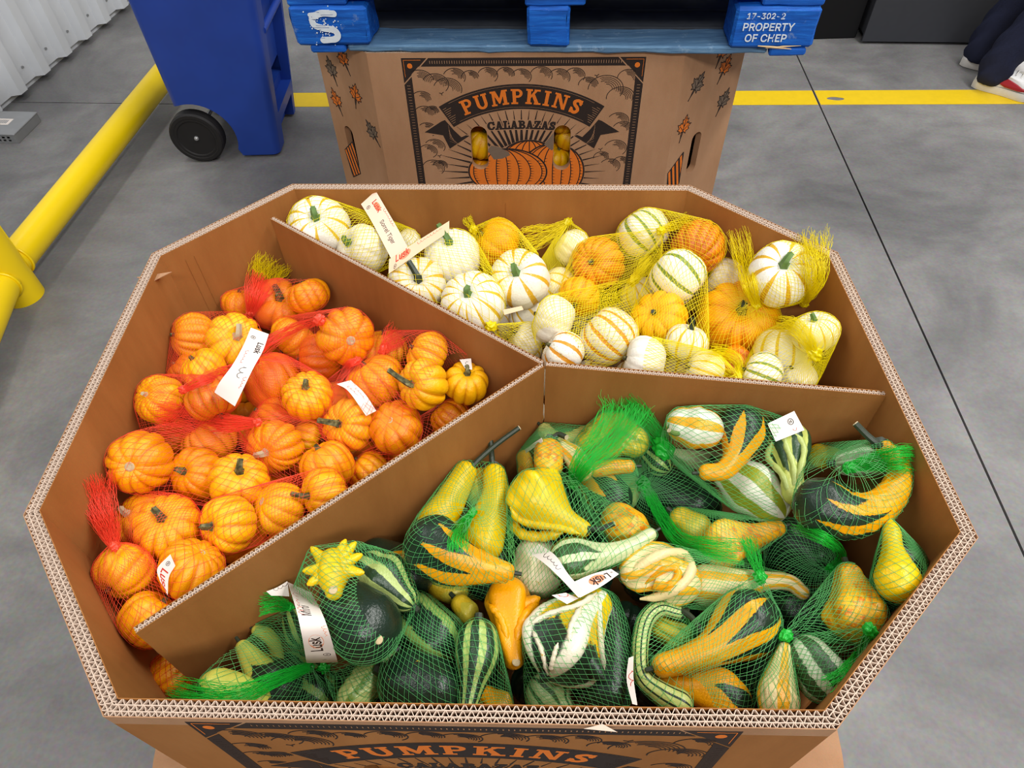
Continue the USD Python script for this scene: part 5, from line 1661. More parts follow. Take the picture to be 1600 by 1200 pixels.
def build_gourd(it):
    nodes = it['nodes']
    pts = np.array([wpos(it, n_[0], n_[1]) for n_ in nodes])
    rad = np.array([n_[2] * ((p - CAM) @ _fw) / F for n_, p in zip(nodes, pts)])
    N, K = 56, 60
    body = catmull(np.column_stack([pts, rad]), 120)
    seg = np.linalg.norm(np.diff(body[:, :3], axis=0), axis=1)
    arc = np.concatenate([[0], np.cumsum(seg)])
    Lb = arc[-1]
    r0, r1 = body[0, 3], body[-1, 3]
    total = r0 + Lb + r1
    u = .5 - .5 * np.cos(np.linspace(0, np.pi, N))
    u = .65 * u + .35 * np.linspace(0, 1, N)
    sarc = u * total - r0
    t0, t1 = unit(body[1, :3] - body[0, :3]), unit(body[-1, :3] - body[-2, :3])
    C_, Rr = [], []
    for s_ in sarc:
        if s_ < 0:
            C_.append(body[0, :3] + t0 * s_)
            Rr.append(math.sqrt(max(0, r0 * r0 - s_ * s_)))
        elif s_ > Lb:
            C_.append(body[-1, :3] + t1 * (s_ - Lb))
            Rr.append(math.sqrt(max(0, r1 * r1 - (s_ - Lb) ** 2)))
        else:
            C_.append([np.interp(s_, arc, body[:, j]) for j in range(3)])
            Rr.append(np.interp(s_, arc, body[:, 3]))
    C_, Rr = np.array(C_), np.array(Rr)
    Rr = np.convolve(np.pad(Rr, 1, mode='edge'), [.2, .6, .2], 'valid')
    Rr[0] = Rr[-1] = 1e-4
    t = np.gradient(C_, axis=0)
    t /= np.linalg.norm(t, axis=1, keepdims=True)
    view = unit(CAM - pts.mean(0))
    ph = np.arange(K) * 2 * np.pi / K
    fr = []
    a = view - t[0] * (view @ t[0])
    a = unit(a)
    for k in range(N):
        a = unit(a - t[k] * (a @ t[k]))
        fr.append((a, np.cross(t[k], a)))
    Aa, Bb = np.array([q[0] for q in fr]), np.array([q[1] for q in fr])
    U_, PH = np.meshgrid(u, ph, indexing='ij')
    seed = FRNG.uniform(0, 6.28)
    PHt = PH + it['twist'] * U_ + seed
    mod = np.ones_like(PH)
    nr, ar = it['ridge']
    endf = np.clip(np.sin(np.pi * U_) * 1.6, 0, 1)
    if nr:
        w_ = np.abs(np.sin(PHt * nr / 2))
        mod += ar * endf * (w_ ** .8 - .55) if nr >= 6 else ar * endf * np.cos(nr * PHt)
    nw, aw, uw, sw = it['wing']
    if nw:
        mod += aw * np.clip(np.cos(PHt * nw / 2), -1, 1) ** 6 * np.exp(-((U_ - uw) / sw) ** 2)
    base3 = np.stack([np.cos(PH) * 1.3, np.sin(PH) * 1.3, U_ * total / max(Rr.max(), 1e-3) * 1.0], -1).reshape(-1, 3) + seed * 3
    mod += (meshkit.noise(base3 * 1.1).reshape(PH.shape) - .5) * .14 * endf
    if it['wart']:
        b1_ = meshkit.noise(base3 * 3.4 + 7).reshape(PH.shape)
        b2_ = meshkit.noise(base3 * 5.6 + 19).reshape(PH.shape)
        mod += it['wart'] * endf * (np.clip((b1_ - .5) * 2.4, 0, 1) + .6 * np.clip((b2_ - .55) * 3, 0, 1))
    rr = Rr[:, None] * mod
    W = C_[:, None] + rr[:, :, None] * (np.cos(PH)[..., None] * Aa[:, None] + np.sin(PH)[..., None] * Bb[:, None])
    W = W.reshape(-1, 3)
    i, j = np.meshgrid(np.arange(N - 1), np.arange(K), indexing='ij')
    q0, q1 = i * K + j, i * K + (j + 1) % K
    q = np.stack([q0, q1, q1 + K, q0 + K], -1).reshape(-1, 4)
    f = np.vstack([q[:, [0, 1, 2]], q[:, [0, 2, 3]]])
    # colour field
    kf, af, sf = it['finger']
    wave = np.abs(((PHt * kf / (2 * np.pi)) % 1.0) - .5) * 4 - 1
    jag = np.interp((PHt * kf / (2 * np.pi)) // 1 % kf, np.arange(kf), np.random.default_rng(int(seed * 1000)).uniform(.5, 1.5, kf))
    field = (U_ - (sf + af * wave * jag)) * 2.0
    st = np.cos(PHt * it['stripes']) if it['stripes'] else np.full_like(PH, -3.0)
    pat = np.column_stack([st.ravel(), field.ravel(), (mod - 1).ravel()])
    c = pts.mean(0)
    it['world'], it['c'], it['R'] = W, c, rad.max()
    th_ = thing('ornamental_gourd', it['label'], 'gourd', (c[0], c[1], W[:, 2].min()), group='ornamental gourds in green nets')
    obj('rind', (W, f), GM[it['mat']], th_, smooth=True, pat=pat)
    if it['fingers']:
        cc = (body[60, :3] + body[-1, :3]) / 2
        for (x, y) in it['fingers']:
            tip = wpos(it, x, y)
            d_ = tip - cc
            tip = tip + view * .006
            root = cc + d_ * .22
            path = catmull([root, root + d_ * .32 + view * .004, tip], 9)
            rd_ = (np.linspace(.0150, .0030, 9) - .002 * np.sin(np.linspace(0, np.pi, 9))) * it['fscale']
            rd_[-1] = .0015
            obj('finger', tube(path, rd_, 10), GM[it['mat']], th_, smooth=True, pat=np.tile([-3.0, 2.0 if it['mat'] == 'sqr' and y > 950 else -1.0, 0], (92, 1)))
            it['world'] = np.vstack([it['world'], tip])
    for fpath, fr_px, fm in it['folds']:
        cen3 = []
        for (x, y) in fpath:
            d_ = unit(ray(x, y))
            al = (W - CAM) @ d_
            dist = np.linalg.norm((W - CAM) - al[:, None] * d_, axis=1)
            near_ = dist < max(.006, dist.min() * 1.15)
            cen3.append(CAM + d_ * (al[near_].min() + fr_px * .00055))
        fp = catmull(cen3, 22)
        w_ = fr_px * ((fp[0] - CAM) @ _fw) / F
        taper = np.clip(np.sin(np.linspace(.06, np.pi - .06, 22)) * 2.2, .25, 1) * (1 + .12 * np.sin(np.arange(22) * 1.7 + seed))
        fm_ = {None: GM[it['mat']], 'w': GM['wht'], 'l': GM['pal'], 'o': GM['ora']}[fm]
        obj('ridge_fold', tube(fp, w_ * taper, 10), fm_, th_, smooth=True, pat=np.tile([-3.0, -1.0, 0], (222, 1)))
    sm = {'k': STEM_BLACK, 'y': STEM_GREEN}[it['stemm']]
    if it['stem']:
        sp = np.array([wpos(it, x, y, .006 + .006 * k) for k, (x, y) in enumerate(it['stem'])])
        w_ = it['stemw'] * ((sp[0] - CAM) @ _fw) / F
        path = catmull(np.vstack([C_[1] * .6 + sp[0] * .4, sp]), 12)
        rd_ = w_ * (1 + 1.2 * np.exp(-np.linspace(0, 1, 12) * 8)) * np.linspace(1.0, .85, 12)
        obj('stem', tube(path, rd_, 8), sm, th_, smooth=40)
        obj('stem_cut', tube([path[-1], path[-1] + unit(path[-1] - path[-2]) * .0015], w_ * .82, 8), STEM_PALE, th_)
    elif not it['fingers'] and nodes[0][2] > 7:
        p0 = C_[0]
        obj('stem', tube([p0 + t0 * .004, p0 - t0 * .004, p0 - t0 * .009], [r0 * .30, r0 * .24, r0 * .22], 8), STEM_BLACK, th_, smooth=40)
    if it['scar']:
        p = wpos(it, *it['scar'])
        d_ = unit(p - CAM)
        k = np.argmin(np.linalg.norm(np.cross(W - CAM, d_), axis=1) + (W - CAM) @ d_ * .02)
        sc_ = trimesh.creation.icosphere(2, .0055)
        n_ = unit(W[k] - C_[np.argmin(np.linalg.norm(C_ - W[k], axis=1))])
        sc_.apply_scale([1, 1, .35])
        sc_.apply_transform(trimesh.geometry.align_vectors([0, 0, 1], n_))
        sc_.apply_translation(W[k])
        obj('stem_scar', sc_, SCAR, th_, smooth=True)


SEC = {}
for sec in 'RYG':
    SEC[sec] = settle(sec)
    for it in SEC[sec]:
        (build_pumpkin if it['typ'] == 'p' else build_gourd)(it)

# buried layer that carries the ones in view
FILL = {'R': [], 'Y': [], 'G': []}
fr_ = np.random.default_rng(21)
allc = np.array([i['c'] for i in ITEMS])
allr = np.array([i['R'] for i in ITEMS])
PTS = np.vstack([i['world'][::9] for i in ITEMS])
from scipy.spatial import cKDTree
KD = cKDTree(PTS)
placed = []
for sec in 'RYG':
    hp = halfplanes(sec)
    for gy in np.arange(.15, 1.25, .083):
        for gx in np.arange(-.68, .68, .088):
            p2 = np.array([gx + .044 * (int(round(gy / .083)) % 2), gy])
            if any(h[0] @ p2 - h[1] < .045 for h in hp):
                continue
            for zc in (PADZ + .036, PADZ + .100):
                c = np.array([*p2, zc])
                dist = KD.query(c)[0]
                lim = PADZ + .036
                if zc > lim and KD.query(c + [0, 0, .05])[0] > .11:
                    continue
                r_ = min(.041, dist * .96)
                if r_ < .030:
                    continue
                if placed and np.min(np.linalg.norm(np.array(placed) - c, axis=1)) < .070:
                    continue
                placed.append(c)
                FILL[sec].append((c, r_))
FK = {'R': 'o', 'Y': 'w', 'G': None}
for sec in 'RYG':
    for c, r_ in FILL[sec]:
        P, f, g, h = pumpkin_shape(1.0, .84, 10, .08, fr_, nt=16)
        A = np.stack(axis_frame(fr_.normal(0, 1, 3)), 1)
        W = c + (P * r_) @ A.T
        if sec == 'G':
            t_ = thing('ornamental_gourd', 'dark green gourd buried below the top layer of the green-net pile, mostly hidden', 'gourd', (c[0], c[1], c[2] - r_), group='buried gourds under the green-net pile')
            obj('rind', (W, f), GM['dkg'], t_, smooth=True, pat=np.column_stack([np.full(len(g), -3.0), np.full(len(g), -1.0), g]))
        else:
            nm = 'orange_mini_pumpkin' if sec == 'R' else 'white_mini_pumpkin'
            t_ = thing(nm, ('orange' if sec == 'R' else 'white') + ' mini pumpkin buried below the top layer of the ' + ('red' if sec == 'R' else 'yellow') + '-net pile, mostly hidden', 'pumpkin', (c[0], c[1], c[2] - r_),
                       group='buried minis under the ' + ('red' if sec == 'R' else 'yellow') + '-net pile')
            obj('rind', (W, f), KIND['o' if sec == 'R' else 'ws'], t_, smooth=True, pat=np.column_stack([g, h, np.full(len(g), .4)]))

# pumpkins inside the far bin, seen through its hand holes
fe = unit(TR - TL)
for k, (u, v_, dd_, r_, kd) in enumerate(((.268, .285, .058, .052, 'oy'), (.262, .205, .085, .050, 'ob'), (.494, .215, .060, .045, 'oy'), (.515, .275, .062, .040, 'oy'), (.480, .335, .058, .044, 'oy'), (.27, .37, .062, .045, 'o'))):
    c = TL * [1, 1, 0] + fe * u + bn * (.019 + dd_) + [0, 0, H - v_]
    P, f, g, h = pumpkin_shape(1.0, .85, 10, .09, fr_, nt=26)
    W = c + (P * r_) @ np.stack(axis_frame(np.array([.3, -.2, 1])), 1).T
    t_ = thing('orange_mini_pumpkin', ['amber pumpkin low behind the first hand hole of the covered bin', 'brownish pumpkin high behind the first hand hole of the covered bin', 'amber pumpkin at the top of the second hand hole of the covered bin',
                                       'small amber pumpkin in the middle of the second hand hole of the covered bin', 'amber pumpkin at the bottom of the second hand hole of the covered bin',
                                       'orange pumpkin below the first hand hole inside the covered bin'][k], 'pumpkin', (c[0], c[1], c[2] - r_), group='pumpkins inside the covered bin')
    obj('rind', (W, f), KIND[kd], t_, smooth=True, pat=np.column_stack([g, h, np.full(len(g), .5)]))
    top = c + np.array([.3, -.2, 1]) / 1.08 * r_ * .66
    obj('stem', tube([top, top + [.002, -.004, .012]], [.006, .004], 7), STEM, t_, smooth=40)
obj('inner_stack', (lambda m: (m.apply_translation([0, 0, .30]), m)[1])(extrude(octagon(inner_corners(back, T + .002)), .012)), KRAFT, FAR)

# ================================================================== net bags
NRNG = np.random.default_rng(303)


def hull_net(pts, ctr, axis, n, rng, tmax=2.2, slope=.62, zmin=-1.0, step=42, tmin=.03, thin=.6):
    """two crossing families of net strands drawn over the hull of the points, gathering towards the axis"""
    hl = ConvexHull(pts)
    N_, D_ = hl.equations[:, :3], hl.equations[:, 3]
    off = -(N_ @ ctr + D_)
    a, b, ax = axis_frame(axis)
    th = 2 * np.arctan(np.exp(np.linspace(math.log(math.tan(tmin / 2)), math.log(math.tan(tmax / 2)), step)))
    # even out steps on the wide part
    th = np.sort(np.concatenate([th[::2], np.linspace(.35, tmax, step // 2)]))
    merc = np.log(np.tan(th / 2))
    lines = []
    for fam in (-1, 1):
        for k in range(n):
            ph = 2 * np.pi * (k + rng.uniform(-.12, .12)) / n + fam * slope * merc + .02 * np.sin(th * 5 + rng.uniform(0, 6))
            d = np.sin(th)[:, None] * (np.cos(ph)[:, None] * a + np.sin(ph)[:, None] * b) + np.cos(th)[:, None] * ax
            q = N_ @ d.T
            tt = np.where(q > 1e-6, off[:, None] / np.maximum(q, 1e-6), 1e9).min(0)
            p = ctr + d * (tt * (1 + rng.uniform(.0, .012)) + .0012)[:, None]
            keep = (p[:, 2] > zmin) & (np.sin(th) > thin * rng.uniform(0, 1) - .02)
            if keep.sum() < 3:
                continue
            idx = np.flatnonzero(keep)
            for run in np.split(idx, np.flatnonzero(np.diff(idx) > 1) + 1):
                if len(run) > 2:
                    lines.append(p[run])
    return lines


def cap_net(pts, ctr, pole, n, rng, zmin):
    """an even diamond net laid over the hull of the points, seen as a cap round the pole"""
    hl = ConvexHull(pts)
    N_, D_ = hl.equations[:, :3], hl.equations[:, 3]
    off = -(N_ @ ctr + D_)
    a, b, ax = axis_frame(pole)
    spin = rng.uniform(0, 6.28)
    a, b = a * math.cos(spin) + b * math.sin(spin), b * math.cos(spin) - a * math.sin(spin)
    half = 2.15
    lines = []
    t_ = np.linspace(-half, half, 56)
    for fam in (0, 1):
        for k in range(n):
            o = -half + 2 * half * (k + rng.uniform(-.1, .1)) / (n - 1)
            w_ = o + .012 * np.sin(t_ * 4 + rng.uniform(0, 6.28)) + .08 * np.sin(t_ * 1.3 + (2 if fam else 0) + o)
            u, v = (t_ + .45 * w_, w_) if fam == 0 else (w_ + .45 * t_, t_)
            rho = np.hypot(u, v)
            ok = rho < 2.3
            rs = np.maximum(rho, 1e-6)
            d = (np.sin(rho) / rs)[:, None] * (u[:, None] * a + v[:, None] * b) + np.cos(rho)[:, None] * ax
            q = N_ @ d.T
            tt = np.where(q > 1e-6, off[:, None] / np.maximum(q, 1e-6), 1e9).min(0)
            p = ctr + d * (tt * (1 + rng.uniform(.0, .012)) + .0012)[:, None]
            idx = np.flatnonzero(ok & (p[:, 2] > zmin))
            for run in np.split(idx, np.flatnonzero(np.diff(idx) > 1) + 1):
                if len(run) > 2:
                    lines.append(p[run])
    return lines


def tail_lines(path, w0, w1, n, rng, up, thick=.35, flare=1.0, gather=None):
    path = catmull(path, 26)
    t = np.gradient(path, axis=0)
    t /= np.linalg.norm(t, axis=1, keepdims=True)
    side = np.cross(t, up)
    side /= np.linalg.norm(side, axis=1, keepdims=True)
    nrm = np.cross(side, t)
    x = np.linspace(0, 1, 26)
    w = w0 + (w1 - w0) * x ** (.8 / flare)
    out = []
    for k in range(n):
        u0, v0 = rng.uniform(-1, 1), rng.uniform(-1, 1)
        amp, fr, ph_ = rng.uniform(.08, .28), rng.uniform(5, 11), rng.uniform(0, 6.28)
        uu = np.clip(u0 + amp * np.sin(fr * x + ph_), -1.15, 1.15)
        vv = v0 + .3 * np.sin(fr * .8 * x + ph_ * 2)
        end = int(26 * rng.uniform(.86, 1.0))
        p = path + side * (uu * w)[:, None] + nrm * (vv * w * thick)[:, None] + rng.normal(0, .0004, (26, 3))
        out.append(p[:end])
    return out


def lump(c, r, ax, rng):
    m = trimesh.creation.icosphere(3, r)
    v = np.array(m.vertices)
    v *= 1 + (meshkit.noise(v / r * 2.2 + rng.uniform(0, 50)) - .5)[:, None] * .7
    v *= 1 + .10 * np.sin(np.arctan2(v[:, 1], v[:, 0]) * 6 + v[:, 2] / r * 4)[:, None]
    v[:, 2] *= 1.25
    m.vertices = v
    m.apply_transform(trimesh.geometry.align_vectors([0, 0, 1], unit(ax)))
    m.apply_translation(c)
    return m


COL = {'R': ('red', RED_NET, RED_NET), 'Y': ('yellow', YELLOW_NET, YELLOW_NET), 'G': ('green', GREEN_NET_PALE, GREEN_NET)}


def surf_z(x, y, sec, lift):
    """height of the pile's surface on the pixel's line of sight"""
    d_ = unit(ray(x, y))
    best = None
    for it in SEC[sec]:
        W = it['world']
        V = W - CAM
        al = V @ d_
        dist = np.linalg.norm(V - al[:, None] * d_, axis=1)
        ok = dist < .006
        if ok.any():
            z_ = al[ok].min()
            best = z_ if best is None else min(best, z_)
    if best is None:
        return None
    return CAM + d_ * (best - lift)


def on_pile(x, y, sec, lift=.012, lvl=-.5):
    p = surf_z(x, y, sec, lift)
    if p is None:
        p = at(x, y, sec_z(sec, x, y, lvl))
    d_ = ray(x, y)
    for h in halfplanes(sec):          # stay in front of the walls
        den = d_[:2] @ h[0]
        if den < -1e-6:
            t_ = (h[1] + .006 - CAM[:2] @ h[0]) / den
            q = CAM + d_ * t_
            if t_ > 0 and q[2] < H and t_ < (p - CAM) @ _fw:
                p = q
    return p


def B_(sec, members, label, knot=None, tail=None, w=(4, 16), end=None, n=None, nt=None, lift=.014, tag_fn=None):
    its = [SEC[sec][k] for k in members]
    pts = np.vstack([i['world'][::3] for i in its])
    ctr = np.mean([i['c'] for i in its], 0)
    name, mnet, mtail = COL[sec]
    t = thing('net_bag', label, 'net bag', (ctr[0], ctr[1], pts[:, 2].min()), group=f'{name} net bags')
    kp = None
    if knot is not None:
        kp = on_pile(*knot, sec, lift)
        axis = kp - ctr
    ext = pts.max(0) - pts.min(0)
    size = np.linalg.norm(ext) / 2
    n = n or int(np.clip(size * 2 * np.pi * .78 / {'R': .0105, 'Y': .0100, 'G': .0095}[sec], 26, 58))
    hp_ = pts if kp is None else np.vstack([pts, kp + .003 * np.random.default_rng(1).normal(size=(6, 3))])
    zmin = max(PADZ + .02, ctr[2] - .045)
    if kp is None:
        lines = cap_net(hp_, ctr, np.array([0, -.25, 1.0]), int(n * .72), NRNG, zmin)
    else:
        lines = hull_net(hp_, ctr, axis, n, NRNG, tmax=2.3, zmin=zmin, thin={'R': .5, 'Y': .32, 'G': .55}[sec])
    curves('netting', lines, {'R': .00042, 'Y': .00062, 'G': .00054}[sec], mnet, t)
    if kp is not None:
        r_ = w[0] * ((kp - CAM) @ _fw) / F
        tp = None
        if tail:
            tp = [kp] + [on_pile(x, y, sec, lift + .006 * (1 + .5 * math.sin(k_))) for k_, (x, y) in enumerate(tail)]
            dep = [(q - CAM) @ _fw for q in tp]          # keep the tail a smooth hanging band
            dsm = np.convolve(np.pad(dep, 1, mode='edge'), [.25, .5, .25], 'valid')
            dsm = np.minimum(dsm, dep)
            tp = [CAM + (q - CAM) * (b_ / a_) for q, a_, b_ in zip(tp, dep, dsm)]
        obj('knot', lump(kp, max(r_ * 1.25, .0045), (tp[1] - kp) if tp is not None else axis, NRNG), mtail, t, smooth=True)
        if tp is not None:
            px_m = ((kp - CAM) @ _fw) / F
            nt = nt or int(np.clip(w[1] * 4.2, 40, 140))
            L_ = tail_lines(np.array(tp), w[0] * px_m * .8, w[1] * px_m, nt, NRNG, unit(CAM - kp))
            if end is None:
                curves('tail', L_, .0005, mtail, t)
            else:
                curves('tail', [q[:15] for q in L_], .0005, mtail, t)
                curves('tail_end', [q[14:] for q in L_], .0005, end, t, label='yellow-dyed end of the net tail')
    return t


# ------------------------------------------------------------------ red bags
RB = {}
RB['A'] = B_('R', [0, 1, 2], 'red net bag with a yellow-ended tail standing up against the wall', (391, 490), [(401, 458), (416, 425), (428, 402)], (5, 34), end=YELLOW_NET)
RB['B'] = B_('R', [3, 4, 5, 6], 'red net bag stretched over amber minis in the back wall corner, no tail in view')
RB['C'] = B_('R', [11, 12, 13], 'red net bag whose broad tail runs down to the long white tag', (498, 500), [(462, 512), (425, 532), (396, 557)], (7, 13))
RB['D'] = B_('R', [9, 10], 'red net bag gathered at the knot on the long white tag', (399, 563))
RB['E'] = B_('R', [7, 8, 33], 'red net bag with a thin tail crossing the foot of the long white tag', (287, 609), [(318, 594), (350, 582), (392, 574)], (5, 13))
RB['F'] = B_('R', [28, 23, 24, 29, 43], 'red net bag with a wide flat tail band lying across the pile', (402, 660), [(350, 662), (295, 656), (235, 650)], (5, 30))
RB['G'] = B_('R', [30, 31, 34, 32], 'red net bag over the large smooth mini pumpkin and its two neighbours')
RB['H'] = B_('R', [38, 40, 41], 'red net bag with a big open tuft leaning on the side wall', (179, 854), [(168, 822), (152, 780), (140, 738)], (6, 34))
RB['I'] = B_('R', [36, 37, 39], 'red net bag holding the two-lobed mini pumpkin and a crumpled pink tag')
RB['J'] = B_('R', [26, 27, 35], 'red net bag tight against the short divider wing')
RB['K'] = B_('R', [20, 21, 22], 'red net bag with a small twisted pink-red tail and a pale pink tag', (557, 564), [(546, 568), (537, 577)], (5, 8))
RB['L'] = B_('R', [14, 15, 16, 17, 18], 'red net bag topped by an upright frayed tuft near the long divider wing', (600, 546), [(610, 534), (626, 516)], (6, 22))
RB['M'] = B_('R', [19, 25], 'red net bag slumped in the angle of the two divider wings')
RB['N'] = B_('R', [42], 'red net bag low beneath the tip of the short divider wing')
# ------------------------------------------------------------------ yellow bags
YB = {}
YB['A'] = B_('Y', [0, 1, 32], 'yellow net bag at the tapering end of the white pile, beside the upright tag', (606, 345))
YB['B'] = B_('Y', [2, 3, 4, 31], 'yellow net bag around the long-stemmed white mini and its striped neighbours')
YB['C'] = B_('Y', [5, 6], 'yellow net bag with a round knot beside the tan tag', (740, 359), [(733, 348), (728, 338)], (5, 9))
YB['D'] = B_('Y', [7, 14, 33], 'yellow net bag with its knot raised against the back wall', (887, 347), [(862, 362), (838, 370), (815, 378)], (5, 22))
YB['E'] = B_('Y', [8, 12, 18], 'yellow net bag drawn to a knot over the green-striped white mini', (1033, 360), [(1058, 350), (1082, 342)], (5, 12))
YB['F'] = B_('Y', [9, 10], 'yellow net bag arched along the back wall corner')
YB['G'] = B_('Y', [11, 16, 22], 'yellow net bag over the blemished orange mini')
YB['H'] = B_('Y', [13, 15, 28], 'yellow net bag with a long gathered neck crossing the middle of the pile', (990, 438), [(1006, 420), (1020, 402)], (6, 14))
YB['I'] = B_('Y', [19, 27, 21], 'yellow net bag with a tall spiky tail above the largest orange pumpkin', (1181, 476), [(1170, 440), (1160, 400), (1147, 352)], (6, 20))
YB['J'] = B_('Y', [20], 'yellow net bag with a frayed tuft standing over the bin rim', (1257, 474), [(1272, 435), (1270, 395), (1262, 362)], (5, 30))
YB['K'] = B_('Y', [23, 24, 25, 30], 'yellow net bag with a thick folded tail in the corner by the cross wing', (1272, 553), [(1258, 528), (1238, 512), (1212, 510)], (8, 18))
YB['L'] = B_('Y', [17, 26], 'yellow net bag with a looped tail drooping to the cross wing', (1153, 588), [(1154, 566), (1136, 553), (1104, 550)], (5, 13))
YB['M'] = B_('Y', [29], 'yellow net bag knotted on the edge of the long divider wing', (768, 510), None, (6, 10))
# ------------------------------------------------------------------ green bags
GB = {}
GB['A'] = B_('G', [8, 9, 10, 11, 12], 'green net bag with a bright tail band ending in the bin corner', (482, 1042), [(430, 1062), (370, 1084), (310, 1086), (258, 1076)], (7, 20))
GB['B'] = B_('G', [0, 1, 2], 'green net bag with the yellow crown gourd, tail frayed behind the white tag', (452, 948), [(435, 944), (402, 944)], (5, 16))
GB['C'] = B_('G', [3, 7], 'fine green net bag over two dark green gourds at the front wall')
GB['D'] = B_('G', [6], 'green net bag gathered on the pale lumpy gourd', (506, 1044), None, (6, 10))
GB['E'] = B_('G', [4, 54], 'green net bag around the striped pear gourd')
GB['F'] = B_('G', [13, 14, 15, 16], 'green net bag holding the long yellow pair, with a short brush-like tail', (738, 801), [(726, 818), (716, 840), (716, 866)], (5, 15))
GB['G'] = B_('G', [17, 18, 19], 'green net bag over the yellow bell and the green and white spoon gourd')
GB['H'] = B_('G', [20, 27, 26], 'green net bag whose tail opens as a wide veil up to the cross wing', (897, 757), [(912, 726), (945, 690), (972, 650), (980, 625)], (6, 42), nt=130)
GB['I'] = B_('G', [31, 32, 33, 34, 30], 'taut green net bag of striped gourds with a thick knot by the cross wing', (1036, 700), [(1020, 675), (995, 650), (968, 622)], (11, 24))
GB['J'] = B_('G', [28, 29, 50], 'green net bag with a long thick tail trailing down the pile', (1006, 757), [(1030, 800), (1062, 842), (1110, 856), (1172, 862)], (8, 15))
GB['K'] = B_('G', [48, 49], 'green net bag over the golden brown flared gourd')
GB['L'] = B_('G', [35, 36, 37], 'green net bag with a bushy tail pointing at the side wall', (1328, 730), [(1365, 722), (1410, 716), (1450, 722)], (7, 24))
GB['M'] = B_('G', [38, 60], 'green net bag around the smooth yellow pear gourd')
GB['N'] = B_('G', [39], 'green net bag drawn sideways off the bumpy yellow gourd to a knot', (1228, 993), None, (7, 10))
GB['O'] = B_('G', [58, 59], 'green net bag with a looped tail in the hollow of the pile', (1296, 890), [(1314, 868), (1288, 842), (1230, 820)], (6, 10))
GB['P'] = B_('G', [40], 'green net bag of the mottled gourd, thick neck along the front corner wall', (1360, 986), [(1352, 1018), (1328, 1052), (1290, 1080)], (8, 17))
GB['Q'] = B_('G', [42, 43], 'green net bag over the flame-marked gourd, knotted under the crossing tails', (1188, 902), [(1180, 872), (1164, 835)], (7, 13))
GB['R'] = B_('G', [44, 45], 'green net bag around the swan-neck gourd')
GB['S'] = B_('G', [46, 47], 'green net bag over the cream twisted gourd')
GB['T'] = B_('G', [51, 52, 53], 'green net bag over the square-shouldered gourd')
GB['U'] = B_('G', [41], 'green net bag around the orange and cream pear at the front wall')
GB['V'] = B_('G', [21, 22, 23, 24], 'green net bag of small amber gourds at the divider joint')
GB['W'] = B_('G', [25], 'green net bag over the warty yellow-green gourd at the cross wing')
GB['X'] = B_('G', [55, 61], 'pale green net bag drooping by the short divider wing')


